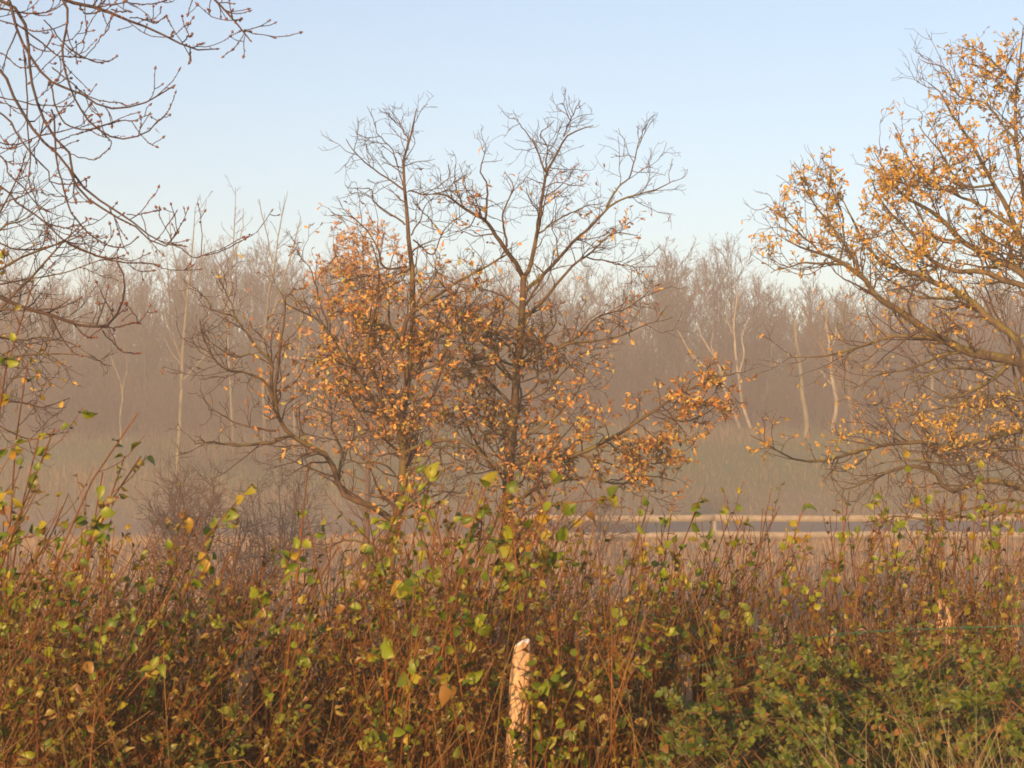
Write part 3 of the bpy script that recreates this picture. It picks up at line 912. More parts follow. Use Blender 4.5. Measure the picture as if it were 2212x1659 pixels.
OAK_LV = [dict(per_m=11.0, L=0.55, ang=50, t0=0.10, S=7, up=0.05, wig=0.22, rf=0.42, rmin=0.0032, rtip=0.0018, fall=0.58, relmax=0.75),
          dict(per_m=12.0, L=0.28, ang=48, t0=0.15, S=5, up=0.08, wig=0.26, rf=0.6, rmin=0.0022, rtip=0.0015, fall=0.42, nmin=2, relmax=0.8),
          dict(per_m=12.0, L=0.13, ang=45, t0=0.2, S=4, up=0.10, wig=0.28, rf=0.7, rmin=0.0017, rtip=0.0013, fall=0.3, nmin=1, relmax=0.9)]

# --- left oak of the pair
tr = Tracer(15.0, 20, 0.45)
tr.limb([(836, 1330), (846, 1210), (862, 1100), (872, 1000), (866, 930), (880, 820), (888, 700), (889, 620), (888, 566), (881, 498), (876, 423), (867, 370), (877, 324), (895, 267), (900, 234)], 26, 2.2, 0.0)
tr.limb([(856, 1130), (804, 1094), (748, 1074), (731, 1054), (719, 1012), (699, 983), (663, 966), (620, 938), (597, 901), (589, 861), (597, 799), (603, 756), (614, 677), (617, 640)], 17, 2.5, -0.35)
A = tr.limb
A([(589, 861), (585, 830), (586, 787), (560, 759), (535, 725), (509, 689), (500, 657), (486, 628), (470, 600)], 9, 2)
A([(589, 850), (569, 827), (529, 805), (490, 800), (460, 775), (440, 730), (432, 690)], 7, 1.8)
A([(620, 940), (574, 955), (515, 960), (464, 955), (421, 959)], 9, 2)
A([(603, 931), (577, 932), (529, 921), (486, 901), (450, 884)], 6, 1.8)
A([(507, 685), (464, 671), (450, 650), (427, 628)], 4, 1.6)
A([(586, 787), (545, 770), (505, 775), (450, 735), (440, 700)], 4.5, 1.6)
A([(731, 1045), (735, 1005), (739, 981), (717, 930), (711, 897), (665, 878)], 8, 2)
A([(868, 935), (840, 905), (819, 884), (773, 805), (735, 756), (710, 719), (677, 685), (634, 668), (610, 650)], 12, 2)
A([(830, 890), (813, 813), (799, 776), (796, 728), (804, 685), (813, 634), (815, 580), (800, 520)], 10, 2)
A([(868, 760), (884, 690), (930, 655), (980, 619), (1030, 588), (1062, 569), (1098, 548)], 11, 3)
A([(866, 1000), (884, 970), (956, 955), (1012, 962), (1041, 984), (1066, 1001)], 11, 3)
A([(874, 413), (842, 388), (796, 356), (771, 331), (748, 301)], 5, 1.6)
A([(863, 363), (845, 327), (817, 292), (812, 262)], 3.5, 1.4)
A([(881, 300), (863, 278), (838, 251)], 3, 1.3)
A([(876, 487), (842, 466), (810, 441), (803, 413), (773, 406)], 5, 1.6)
A([(880, 575), (848, 578), (824, 570), (813, 526), (778, 483), (746, 452)], 6, 1.6)
A([(888, 508), (906, 477), (920, 441), (938, 427)], 4, 1.5)
A([(881, 413), (927, 423), (963, 406), (984, 391)], 4, 1.5)
A([(892, 519), (938, 551), (952, 508), (977, 477), (998, 473)], 4.5, 1.5)
A([(952, 508), (920, 466), (892, 434)], 3.5, 1.5)
A([(710, 719), (690, 640), (668, 580), (640, 545)], 5, 1.6)
A([(866, 930), (920, 870), (950, 800), (960, 730), (1000, 680)], 8, 2)
A([(860, 1110), (905, 1080), (960, 1060), (1010, 1065)], 7, 2)
A([(845, 1210), (800, 1180), (750, 1170), (700, 1185), (650, 1170)], 7, 2)
tr.fill(14, 640, 1130, 110, 260, 6.0, 1.5)
BL_A = [(560, 820, 120, 120, 0.10), (1010, 620, 120, 90, 0.2), (680, 760, 120, 150, 0.45), (850, 1200, 70, 80, 0.8), (820, 760, 210, 150, 0.9), (930, 820, 160, 120, 0.9), (860, 1130, 60, 130, 1.0), (740, 640, 120, 120, 0.7), (900, 620, 160, 90, 0.35), (820, 960, 120, 70, 0.55),
        (620, 900, 60, 60, 0.12), (1000, 700, 140, 160, 0.5), (870, 330, 150, 120, 0.012)]
near_tree('oak_tree', 'slim oak with mossy trunk and long crooked limb sweeping left, leaves half fallen', tr, 'bark_oak', 'twig_oak', (838, 1330, 15.0), OAK_LV,
          'leaf_oak', T_OAK, BL_A, 12500, 300, 0.047)

# --- right oak of the pair
tr = Tracer(16.0, 20, 0.45)
tr.limb([(1094, 1330), (1097, 1200), (1100, 1100), (1106, 1000), (1112, 900), (1118, 800), (1126, 720), (1129, 660), (1131, 625), (1131, 594)], 27, 13, 0.0)
A = tr.limb
A([(1131, 600), (1147, 576), (1161, 505), (1169, 434), (1179, 370), (1200, 331), (1218, 299), (1243, 285), (1282, 271)], 12, 1.8)
A([(1218, 296), (1229, 260), (1254, 217)], 4, 1.4)
A([(1179, 370), (1158, 320), (1137, 285), (1108, 253)], 5, 1.4)
A([(1179, 372), (1183, 317), (1169, 288), (1197, 260)], 4.5, 1.4)
A([(1230, 262), (1218, 235), (1214, 222)], 3, 1.3)
A([(1128, 596), (1112, 565), (1090, 534), (1048, 477), (1002, 448), (963, 423), (920, 420)], 13, 1.8)
A([(1048, 477), (1052, 406), (1037, 370), (1048, 324)], 6, 1.5)
A([(1002, 448), (985, 406), (984, 356)], 4, 1.4)
A([(1094, 534), (1083, 466), (1108, 406), (1090, 370)], 6, 1.5)
A([(1130, 632), (1186, 583), (1239, 526), (1282, 484), (1321, 441), (1371, 420), (1424, 409), (1456, 390)], 10, 1.6)
A([(1311, 448), (1339, 402), (1361, 381), (1378, 317), (1389, 271)], 5, 1.3)
A([(1161, 505), (1204, 477), (1261, 452), (1304, 438)], 5, 1.5)
A([(1130, 690), (1179, 644), (1233, 576), (1275, 548), (1325, 505), (1378, 509)], 9, 1.6)
A([(1268, 556), (1318, 569), (1367, 580), (1414, 576)], 4, 1.4)
A([(1124, 740), (1151, 735), (1200, 752), (1232, 739), (1328, 728), (1382, 707), (1453, 685)], 8, 1.6)
A([(1118, 800), (1150, 775), (1247, 731), (1293, 689), (1357, 668), (1400, 630)], 8, 1.8)
A([(1106, 1005), (1180, 990), (1250, 985), (1311, 955), (1364, 923), (1417, 888), (1477, 845), (1540, 820), (1588, 808)], 13, 2.5)
A([(1110, 960), (1160, 925), (1204, 894), (1246, 845), (1268, 785)], 7, 1.8)
A([(1112, 880), (1060, 830), (1020, 770), (1000, 700), (1010, 640)], 8, 1.8)
A([(1104, 1040), (1060, 1000), (1020, 940), (1000, 880), (1015, 820)], 9, 2)
A([(1100, 1100), (1160, 1060), (1250, 1040), (1330, 1050), (1400, 1030), (1460, 1040)], 10, 2)
A([(1311, 955), (1370, 990), (1420, 1000), (1450, 990)], 5, 1.8)
A([(1250, 985), (1330, 1010), (1390, 1060), (1430, 1080)], 5, 1.8)
A([(1417, 888), (1460, 905), (1510, 900), (1560, 870)], 5, 1.6)
A([(1098, 1180), (1130, 1150), (1176, 1112), (1200, 1060)], 9, 2.5)
A([(1116, 830), (1080, 780), (1060, 720), (1075, 650)], 7, 1.8)
tr.fill(16, 660, 1130, 110, 270, 6.5, 1.5)
A([(1480, 845), (1520, 862), (1555, 880), (1575, 905)], 4, 1.5)
A([(1540, 820), (1565, 838), (1590, 862)], 3.5, 1.4)
A([(1430, 880), (1470, 925), (1500, 955)], 4, 1.5)
A([(1380, 915), (1420, 945), (1450, 975)], 4, 1.5)
A([(1477, 845), (1500, 815), (1545, 795)], 3.5, 1.4)
BL_B = [(1300, 820, 160, 120, 0.2), (1540, 840, 80, 55, 1.0), (1000, 850, 150, 170, 0.5), (1105, 1150, 80, 90, 0.6), (1150, 850, 150, 120, 0.4), (1400, 960, 110, 90, 1.0), (1500, 860, 110, 55, 1.0), (1300, 1000, 120, 70, 0.95), (1200, 960, 120, 120, 0.7), (1050, 850, 140, 160, 0.55), (1110, 1060, 110, 90, 0.6), (1230, 760, 160, 100, 0.2),
        (1050, 400, 40, 70, 0.10), (1340, 460, 60, 60, 0.13), (1220, 400, 60, 40, 0.08), (1400, 590, 60, 30, 0.12), (1020, 450, 50, 40, 0.15)]
near_tree('oak_tree', 'taller oak with dark straight trunk, bare forked top, rust leaves on low right limb', tr, 'bark_oak', 'twig_oak', (1094, 1330, 16.0), OAK_LV,
          'leaf_oak', T_OAK, BL_B, 22000, 300, 0.05)

# --- big oak reaching in from the right
tr = Tracer(19.5, 20, 0.55)
tr.limb([(2330, 1450), (2310, 1250), (2290, 1080), (2270, 940), (2245, 850), (2215, 785)], 75, 40, 0.0)
A = tr.limb
A([(2222, 790), (2190, 778), (2132, 767), (2076, 755), (2019, 724), (1976, 693), (1934, 667), (1891, 639), (1877, 613), (1848, 591), (1809, 562), (1775, 548), (1740, 540), (1700, 520)], 27, 2.0, -0.3)
A([(2215, 785), (2206, 761), (2189, 727), (2132, 684), (2104, 653), (2061, 627), (2019, 610), (1976, 593), (1919, 576), (1882, 545), (1860, 508), (1843, 471), (1820, 430)], 22, 2.0, 0.25)
A([(2222, 780), (2250, 690), (2240, 625), (2175, 602), (2132, 582), (2076, 585), (2033, 571), (1996, 545), (1971, 500), (1934, 471), (1900, 430), (1880, 380)], 19, 2, 0.1)
A([(2245, 640), (2212, 594), (2175, 573), (2132, 553), (2076, 522), (2047, 488), (2005, 454), (1960, 430), (1925, 390), (1890, 330)], 20, 2, 0.3)
A([(2250, 690), (2240, 600), (2190, 480), (2150, 400), (2100, 310), (2060, 250), (2030, 200), (2005, 178)], 18, 1.8, -0.2)
A([(2245, 640), (2225, 500), (2200, 350), (2190, 260), (2200, 150), (2210, 60)], 16, 1.8)
A([(2200, 500), (2110, 440), (2010, 400), (1960, 330), (1930, 265)], 9, 1.6)
A([(2150, 400), (2080, 400), (2030, 330), (1985, 270)], 7, 1.6)
A([(2195, 300), (2125, 219), (2072, 203), (2046, 150), (1990, 130)], 7, 1.5)
A([(2205, 200), (2160, 150), (2110, 110), (2085, 95)], 6, 1.5)
A([(2225, 420), (2260, 300), (2250, 180)], 10, 2)
A([(1820, 571), (1777, 568), (1735, 565), (1690, 579), (1665, 590)], 7, 1.6)
A([(1860, 596), (1831, 542), (1797, 488), (1760, 440), (1735, 400)], 8, 1.6)
A([(1814, 562), (1823, 522), (1820, 470), (1800, 420), (1790, 370)], 6, 1.6)
A([(1775, 548), (1730, 510), (1690, 470), (1650, 440)], 5, 1.5)
A([(2076, 642), (1991, 642), (1948, 619), (1905, 591), (1880, 560)], 9, 1.8)
A([(1996, 545), (1960, 540), (1930, 500), (1910, 450)], 6, 1.6)
A([(2076, 522), (2020, 510), (1985, 460), (1960, 400), (1930, 350)], 7, 1.6)
A([(2013, 730), (1934, 727), (1877, 744), (1834, 761), (1763, 773), (1706, 772)], 10, 1.8)
A([(2090, 758), (2030, 770), (1960, 800), (1900, 810), (1840, 840)], 8, 1.6)
A([(2190, 778), (2140, 820), (2080, 850), (2040, 855), (1990, 830)], 12, 1.8)
A([(2270, 930), (2212, 928), (2132, 949), (2053, 970), (1990, 955), (1900, 962), (1790, 991), (1758, 996), (1705, 985), (1655, 955), (1620, 940)], 15, 1.8, -0.3)
A([(2280, 1000), (2200, 890), (2120, 880), (2050, 880), (1960, 900), (1880, 930)], 10, 1.8)
A([(2300, 1090), (2212, 1054), (2150, 1040), (2105, 1043), (2053, 1059), (2030, 1025), (2000, 1012), (1942, 1012), (1890, 1035), (1820, 1060)], 20, 1.8, -0.2)
A([(2300, 1130), (2212, 1101), (2105, 1112), (2000, 1120), (1930, 1112), (1860, 1130)], 11, 1.8)
A([(2010, 1015), (2003, 985), (2006, 960), (1990, 930)], 6, 1.8)
A([(2205, 860), (2170, 700), (2150, 640)], 8, 2)
BIG_LV = [dict(per_m=9.5, L=0.85, ang=48, t0=0.12, S=7, up=0.09, wig=0.22, rf=0.42, rmin=0.004, rtip=0.0022, fall=0.58, relmax=0.75),
          dict(per_m=9.0, L=0.40, ang=46, t0=0.15, S=5, up=0.10, wig=0.26, rf=0.6, rmin=0.0027, rtip=0.0018, fall=0.4, nmin=2, relmax=0.8),
          dict(per_m=7.0, L=0.17, ang=45, t0=0.2, S=4, up=0.12, wig=0.25, rf=0.7, rmin=0.0022, rtip=0.0017, fall=0.3)]
A([(2280, 980), (2180, 970), (2080, 1000), (1980, 990), (1900, 1000)], 9, 1.5)
A([(2300, 1150), (2200, 1080), (2120, 1090), (2040, 1110), (1960, 1090)], 9, 1.5)
A([(2260, 900), (2190, 850), (2130, 870), (2080, 930), (2020, 940)], 9, 1.5)
A([(2190, 778), (2120, 800), (2040, 800), (1960, 830), (1900, 870)], 8, 1.5)
A([(2280, 1020), (2190, 1000), (2110, 960), (2040, 920)], 8, 1.5)
BL_C = [(1960, 480, 260, 200, 0.35), (1850, 860, 200, 120, 0.10), (1790, 440, 90, 70, 0.9), (1850, 380, 90, 70, 0.5), (1950, 380, 90, 90, 0.9), (2050, 350, 100, 100, 0.9), (2160, 190, 90, 110, 1.2), (2190, 520, 60, 90, 0.9), (1990, 520, 45, 50, 0.9), (1740, 520, 90, 60, 0.5),
        (1890, 470, 80, 60, 0.6), (2120, 420, 90, 120, 0.6), (1720, 590, 60, 40, 0.35), (2070, 900, 150, 60, 0.4), (1650, 960, 70, 40, 0.8), (1800, 960, 120, 50, 0.3), (1900, 730, 120, 60, 0.10), (2000, 250, 70, 60, 0.3)]
near_tree('oak_tree', 'broad golden-leaved oak reaching in from the right on thick mossy limbs', tr, 'bark_oak_big', 'twig_oak', (2330, 1450, 19.5), BIG_LV,
          'leaf_oak_gold', T_OAK, BL_C, 37000, 300, 0.054)

# --- orange tree behind the oaks
tr = Tracer(48.0, 14, 0.4)
tr.limb([(790, 1240), (790, 1150), (792, 1050), (795, 950), (796, 850), (794, 750), (790, 660), (786, 580), (784, 510)], 16, 3, 0.0)
A = tr.limb
for (x0, y0), (x1, y1) in (((793, 960), (650, 820)), ((795, 900), (640, 700)), ((795, 860), (690, 600)), ((794, 800), (720, 530)), ((794, 780), (860, 520)), ((795, 850), (930, 620)),
                           ((795, 900), (960, 720)), ((794, 960), (940, 850)), ((793, 1000), (700, 920)), ((793, 700), (760, 500)), ((793, 980), (900, 930)), ((793, 740), (830, 500))):
    A([(x0, y0), (x0 * 0.6 + x1 * 0.4, y0 * 0.55 + y1 * 0.45 - 5), (x1, y1)], 6, 2)
BE_LV = [dict(per_m=8.0, L=0.9, ang=48, t0=0.15, S=6, up=0.08, wig=0.18, rf=0.45, rmin=0.007, rtip=0.004, fall=0.4),
         dict(per_m=8.0, L=0.5, ang=45, t0=0.15, S=4, up=0.06, wig=0.2, rf=0.6, rmin=0.005, rtip=0.003, fall=0.4, nmin=1)]
near_tree('beech_tree', 'rounded copper-orange tree still in leaf, behind the left oak', tr, 'twig_oak', 'twig_oak', (790, 1240, 48.0), BE_LV, 'leaf_beech', T_BEECH,
          [(740, 600, 120, 120, 0.62), (790, 740, 190, 190, 0.36), (860, 860, 170, 130, 0.4)], 42000, 0, 0.068)

# --- hanging budded branches, top left (tree stands just outside the frame)
tr = Tracer(7.2, 22, 0.25, 0.012)
z = 0.3409
def ZL(pts): return [(x * z, y * z) for x, y in pts]
def ZM(pts): return [(x * z, 534 + y * z) for x, y in pts]
tr.limb([(-420, 1700), (-400, 1200), (-390, 700), (-370, 300), (-330, 0), (-250, -250)], 130, 60, 0.0)
A = tr.limb
A(ZL([(-960, 200), (-500, -150), (0, -160), (300, -60), (500, 20), (620, 40), (750, 90), (930, 160), (1100, 240), (1210, 300), (1290, 315), (1375, 310)]), 15, 2.4)
for p in ([(820, 110), (900, 120), (990, 135), (1055, 100)], [(1150, 265), (1190, 240), (1218, 215)], [(1210, 300), (1285, 275)], [(1205, 300), (1205, 345), (1200, 395)], [(1098, 236), (1100, 205)],
          [(620, 40), (760, 5), (960, 20), (1050, 0)], [(700, 60), (760, 75), (800, 70), (826, 75)], [(500, 20), (540, 85), (600, 85), (630, 70)]):
    A(ZL(p), 3.2, 2.4)
A(ZL([(-750, -500), (0, -420), (700, -330), (1150, -230), (1360, 0), (1470, 110), (1530, 190), (1585, 255)]), 14, 2.6)
A(ZL([(1530, 195), (1560, 205), (1592, 200)]), 2.8, 2.2)
A(ZL([(1490, 135), (1515, 130), (1530, 118)]), 2.5, 2.0)
HW = 0.8
big = [
    ([(-600, -350), (-200, -250), (20, -60), (100, 200), (170, 330), (220, 420), (300, 510), (370, 560), (440, 570), (530, 610), (610, 660), (720, 690), (830, 680), (930, 650), (1030, 590), (1100, 545)], 11, 3),
    ([(100, -300), (300, -120), (430, 60), (430, 200), (400, 340), (430, 480), (470, 590), (540, 720), (620, 810), (700, 860), (790, 875), (880, 860), (960, 815), (1000, 765)], 8, 3.4),
    ([(-500, -100), (0, 0), (140, 120), (180, 250), (200, 500), (250, 680), (310, 800), (370, 900), (440, 970), (460, 1100), (500, 1160), (600, 1250), (700, 1310), (830, 1400), (900, 1460), (970, 1510), (1060, 1550), (1170, 1560)], 11, 3),
    ([(-700, 200), (-200, 350), (0, 440), (60, 560), (130, 700), (200, 810), (290, 920), (400, 1010), (450, 1090), (480, 1170), (560, 1260), (680, 1340), (800, 1410), (880, 1450), (930, 1510), (1040, 1560), (1100, 1540), (1125, 1475)], 11, 3),
    ([(310, 510), (320, 550), (340, 660), (375, 750), (430, 790), (540, 810), (650, 790), (780, 760), (860, 765)], 5, 2.8),
    ([(100, 150), (250, 260), (340, 340), (430, 360), (540, 365), (620, 390), (700, 380), (740, 355)], 5, 2.6),
    ([(280, 130), (320, 170), (420, 280), (530, 365)], 4, 2.6), ([(540, 365), (610, 290), (680, 190), (710, 100)], 3.2, 2.2), ([(430, 350), (520, 240), (550, 145)], 3.2, 2.2),
    ([(330, 690), (350, 800), (360, 1000), (380, 1120), (410, 1230), (450, 1340), (520, 1430), (600, 1500), (680, 1550), (780, 1570), (840, 1540), (870, 1505)], 6, 2.8),
    ([(-500, 400), (0, 720), (80, 830), (150, 920), (230, 1010), (300, 1070), (300, 1140), (390, 1165), (480, 1160), (560, 1125)], 7, 2.6),
    ([(-500, 700), (0, 1000), (50, 1100), (150, 1200), (230, 1290), (310, 1340)], 6, 2.6),
    ([(-500, 900), (0, 1190), (100, 1290), (230, 1380), (350, 1480), (450, 1550), (600, 1610), (700, 1640), (780, 1620)], 7, 2.8),
    ([(150, 330), (170, 550), (180, 800), (200, 1000), (190, 1130), (240, 1280), (290, 1420), (320, 1500)], 5, 2.4),
    ([(-500, 1300), (0, 1540), (120, 1580), (280, 1570), (400, 1530), (500, 1480), (520, 1450)], 6, 2.6),
    ([(-400, 560), (0, 620), (120, 640), (260, 670), (380, 680), (450, 670)], 5, 2.4),
    ([(1060, 1550), (1140, 1570), (1230, 1630), (1320, 1620), (1420, 1590), (1550, 1515)], 3.6, 2.4),
    ([(330, 430), (480, 560), (570, 620), (680, 650), (770, 655)], 4, 2.4), ([(370, 900), (500, 850), (620, 800)], 3.4, 2.4),
    ([(440, 970), (500, 990), (600, 1005), (660, 960), (705, 915), (660, 850)], 3.0, 2.2),
    ([(-300, 300), (0, 330), (120, 420), (230, 420)], 4, 2.4), ([(-300, -60), (60, 60), (200, 80), (330, 60), (430, 10)], 6, 3), ([(-300, 60), (100, 150), (220, 200), (330, 190), (420, 150)], 5, 2.6),
    ([(-300, 830), (60, 910), (160, 890), (250, 850), (310, 760), (340, 735)], 4.5, 2.6), ([(-200, 1440), (40, 1280), (130, 1250), (210, 1200)], 4.5, 2.6),
    ([(190, 1420), (330, 1430), (430, 1450), (500, 1430), (545, 1400)], 3.4, 2.4), ([(800, 1360), (880, 1355), (950, 1340), (1015, 1330)], 3.2, 2.4),
]
for p, a, b in big: A(ZL(p), a * HW, b * HW)
A(ZM([(-600, -100), (-100, 230), (0, 310), (140, 370), (300, 420), (480, 480), (640, 500), (720, 460), (780, 340), (790, 200), (740, 90)]), 12, 3.4)
A(ZM([(650, 510), (760, 500), (880, 480)]), 3.4, 2.4); A(ZM([(460, 480), (540, 565), (610, 570)]), 3.4, 2.2); A(ZM([(650, 530), (740, 620), (800, 670), (885, 670)]), 3.2, 2.2)
A(ZM([(440, -20), (500, 0), (600, 40), (680, 70), (800, 95), (900, 95), (1005, 115)]), 4, 2.6)
HANG_LV = [dict(per_m=8.5, L=0.22, ang=50, t0=0.3, S=6, up=0.14, wig=0.16, rf=0.6, rmin=0.0018, rtip=0.0014, fall=0.3),
           dict(per_m=9.0, L=0.06, ang=50, t0=0.2, S=4, up=0.15, wig=0.2, rf=0.8, rmin=0.0017, rtip=0.0015, fall=0.3)]
P, R = tr.arrays()
hb = P[0, 0] * [1, 1, 0]
root = thing('cherry_tree', 'leafless tree with drooping budded branches hanging into the sky at top left', 'tree', hb)
mb = MB(); mb.tubes(P[:1], R[:1], 10); mb.tubes(np.linspace(P[0, 0] * [1, 1, 0] - [0, 0, 0.1], P[0, 0], 4)[None], np.full((1, 4), R[0, 0]), 10); mb.build('trunk', 'bark_oak', root, hb)
R = np.maximum(R, 0.0019)
for k in range(1, len(P)):
    # knobbly growth rings along each drooping branch
    R[k] *= 1 + 0.16 * rng.random(R.shape[1])
    mb = MB(); mb.tubes(P[k:k + 1], R[k:k + 1], 6); mb.build('branch', 'twig_hang', root, hb)
p1, r1 = grow(P[1:], R[1:], **HANG_LV[0]); p2, r2 = grow(p1, r1, **HANG_LV[1])
mb = MB(); mb.tubes(p1, r1, 4); mb.tubes(p2, r2, 4); mb.build('twigs', 'twig_hang', root, hb, kind='stuff')
def knobs(mb, O, D, r, l):
    n = len(O)
    x = unit(D); q = unit(np.cross(x, rng.normal(size=(n, 3)))); w = np.cross(x, q)
    V = [O - x * l * 0.4]
    for k in range(4):
        a = k * math.pi / 2
        V.append(O + (q * math.cos(a) + w * math.sin(a)) * r[:, None])
    V.append(O + x * l * 0.9)
    V = np.stack(V, 1).reshape(-1, 3)
    o = (np.arange(n) * 6)[:, None, None]
    T = np.array([[0, 2, 1], [0, 3, 2], [0, 4, 3], [0, 1, 4], [5, 1, 2], [5, 2, 3], [5, 3, 4], [5, 4, 1]])[None] + o
    mb.add(V, T=T.reshape(-1, 3), rnd=np.repeat(rng.random(n), 6))
mb = MB()
allp = [P[1:, -3:], p1, p2]
for q in allp: knobs(mb, q[:, -1], q[:, -1] - q[:, -2], rng.uniform(0.0045, 0.0075, len(q)), 0.014)
O, D = on_branches(resamp_all(P[1:], 12), 900, 0.45, 1.0); knobs(mb, O + rng.normal(size=O.shape) * 0.0015, D + rng.normal(size=D.shape) * 0.8, rng.uniform(0.002, 0.004, len(O)), 0.008)
O, D = on_branches(p1, 1200, 0.2, 1.0); knobs(mb, O + rng.normal(size=O.shape) * 0.001, D + rng.normal(size=D.shape) * 0.8, rng.uniform(0.002, 0.0035, len(O)), 0.007)
mb.build('buds', 'bud', root, hb, kind='stuff')
mb = MB(); 
o_ = W(np.array([336.0]), np.array([276.0]), P[5][-1, 1]); leaf_stuff(mb, T_SMALL, o_, frames(np.array([[0, 0, -1.0]])), np.array([0.03])); mb.build('leaf', 'leaf_oak', root, hb)

# --- finer bare tree behind it at the left edge
tr = Tracer(13.0, 16, 0.4)
tr.limb([(-170, 1450), (-160, 1200), (-150, 1000), (-140, 860), (-120, 700), (-80, 560)], 50, 22, 0.0)
A = tr.limb
for p, a, b in (([(-120, 700), (-40, 610), (20, 570), (90, 540), (150, 520), (190, 500)], 10, 2), ([(-140, 860), (-40, 720), (20, 650), (70, 600), (120, 540), (180, 480)], 12, 2), ([(-140, 900), (-40, 800), (40, 770), (120, 765), (190, 770)], 9, 2),
                ([(-150, 960), (-50, 890), (30, 870), (90, 880), (150, 860)], 9, 2), ([(-110, 640), (-30, 520), (20, 430), (50, 350), (60, 320)], 8, 1.6), ([(-130, 760), (-40, 680), (60, 670), (140, 690), (210, 700)], 8, 1.8),
                ([(-60, 560), (10, 490), (60, 470), (110, 430)], 6, 1.6), ([(-30, 620), (60, 600), (130, 590), (220, 560)], 5, 1.6), ([(-40, 720), (40, 735), (100, 730), (160, 745), (200, 770)], 6, 1.6), ([(-50, 890), (20, 930), (80, 950), (130, 930)], 6, 1.6)):
    A(p, a, b)
near_tree('hawthorn_tree', 'finely twigged bare tree with few yellow leaves at left edge, behind the budded branches', tr, 'bark_oak', 'twig_hang', (-170, 1450, 13.0), OAK_LV, 'leaf_yellow', T_SMALL,
          [(90, 800, 100, 60, 0.8), (40, 860, 80, 40, 0.7), (150, 840, 60, 40, 0.7), (40, 760, 60, 50, 0.6), (90, 600, 120, 70, 0.10)], 600, 70, 0.045)

# ================================================================== THE HEDGE
# fence posts and wire standing in it
def split_post(label, u, v, wpx, Y, lean=0.0):
    top = W(u, v, Y)
    r = wpx * 0.5 * K * Y
    b = np.array([top[0] - lean * top[2], Y, 0.0])
    root = thing('fence_post', label, 'post', b, 'split wooden posts of the fence inside the hedge')
    n = 14
    zz = np.linspace(-0.15, top[2], n)
    prof = []
    k = 13
    ph = rng.uniform(0, 6.28)
    ang = np.linspace(0, 2 * math.pi, k, endpoint=False)
    base_r = np.minimum(1.0 + 0.12 * np.cos(3 * ang + ph) + 0.13 * rng.normal(size=k), 0.78 / np.maximum(0.45, np.cos(ang - ph)))
    V = []
    for z_ in zz:
        rr = r * base_r * (1 + 0.05 * rng.normal(size=k)) * (1.08 - 0.10 * z_) * (0.8 if z_ == zz[-1] else 1.0)
        cx = b[0] + lean * z_ + 0.009 * math.sin(z_ * 6 + ph); cy = Y + 0.003 * math.sin(z_ * 7)
        V.append(np.stack([cx + rr * np.cos(ang), cy + rr * np.sin(ang) * 0.85, np.full(k, z_) + ((0.014 * np.cos(ang + ph) + 0.005 * rng.normal(size=k)) if z_ == zz[-1] else 0)], -1))
    V = np.concatenate(V)
    i, j = np.meshgrid(np.arange(n - 1), np.arange(k), indexing='ij')
    j2 = (j + 1) % k
    Q = np.stack([i * k + j, i * k + j2, (i + 1) * k + j2, (i + 1) * k + j], -1).reshape(-1, 4)
    c = V[-k:].mean(0) + [0, 0, 0.004]
    T = np.array([[(n - 1) * k + a_, (n - 1) * k + (a_ + 1) % k, len(V)] for a_ in range(k)])
    mb = MB(); mb.add(np.vstack([V, c[None]]), Q, T); mb.build('stake', 'post', root, b, smooth=False)
    if 'frost' not in label: return top
    ring = V[-k:] - c
    lo = c + ring * 0.97 + [0, 0, -0.001]; hi = c + ring * 0.8 + [0, 0, 0.004] + rng.normal(size=ring.shape) * 0.0015
    VV = np.vstack([lo, hi, (c + [0, 0, 0.006])[None]])
    Q = np.array([[a_, (a_ + 1) % k, k + (a_ + 1) % k, k + a_] for a_ in range(k)])
    T = np.array([[k + a_, k + (a_ + 1) % k, 2 * k] for a_ in range(k)])
    mb = MB(); mb.add(VV, Q, T); mb.build('frost_cap', 'frost', root, b)
    return top
posts = [('sunlit split wooden post with frosted top standing in the hedge, most visible one', 1122, 1390, 50, 5.25, 0.01),
         ('yellowish leaning post half hidden by stems in the left half of the hedge', 522, 1412, 46, 5.6, -0.01),
         ('narrow post just right of the sunlit one, mostly behind leaves', 1487, 1418, 30, 6.05, 0.01),
         ('frost-capped post swallowed by green brambles', 1794, 1356, 36, 6.9, 0.0),
         ('pale broken post above the bramble patch', 2034, 1288, 40, 7.2, -0.06),
         ('thin leaning post at the right edge of the hedge', 2190, 1256, 24, 7.5, 0.06)]
for p in posts: split_post(*p)

def wire(label, pts, Y):
    uv = resample(pts, 60)
    P = W(uv[:, 0], uv[:, 1], Y + 0.05 * np.sin(np.linspace(0, 9, 60)))
    b = P[0].copy()
    root = thing('fence_wire', label, 'wire', b)
    a = np.linspace(0, 150, 60 * 8)
    C = resample(P, 480)
    mb = MB()
    for ph in (0, math.pi):
        off = np.stack([0 * a, np.cos(a + ph), np.sin(a + ph)], -1) * 0.0016
        mb.tubes((C + off)[None], np.full((1, 480), 0.0011), 4)
    mb.build('strand', 'wire', root, b)
    mb = MB()
    for k in range(12, 470, 24):
        d = rng.normal(size=(4, 3)); d[:, 0] *= 0.3
        d = unit(d) * 0.013
        mb.tubes(np.stack([np.repeat(C[k][None], 4, 0), C[k] + d], 1), np.repeat(np.array([[0.0013, 0.0004]]), 4, 0), 4)
    mb.build('barbs', 'wire', root, b, kind='stuff')
wire('upper green barbed wire strung between the hedge posts', [(-60, 1420), (520, 1432), (1122, 1420), (1487, 1440), (1794, 1372), (2260, 1350)], 6.0)
wire('lower green barbed wire crossing the hedge through the stems', [(-60, 1548), (300, 1535), (522, 1510), (1122, 1540), (1487, 1545), (1794, 1500), (2260, 1480)], 6.0)

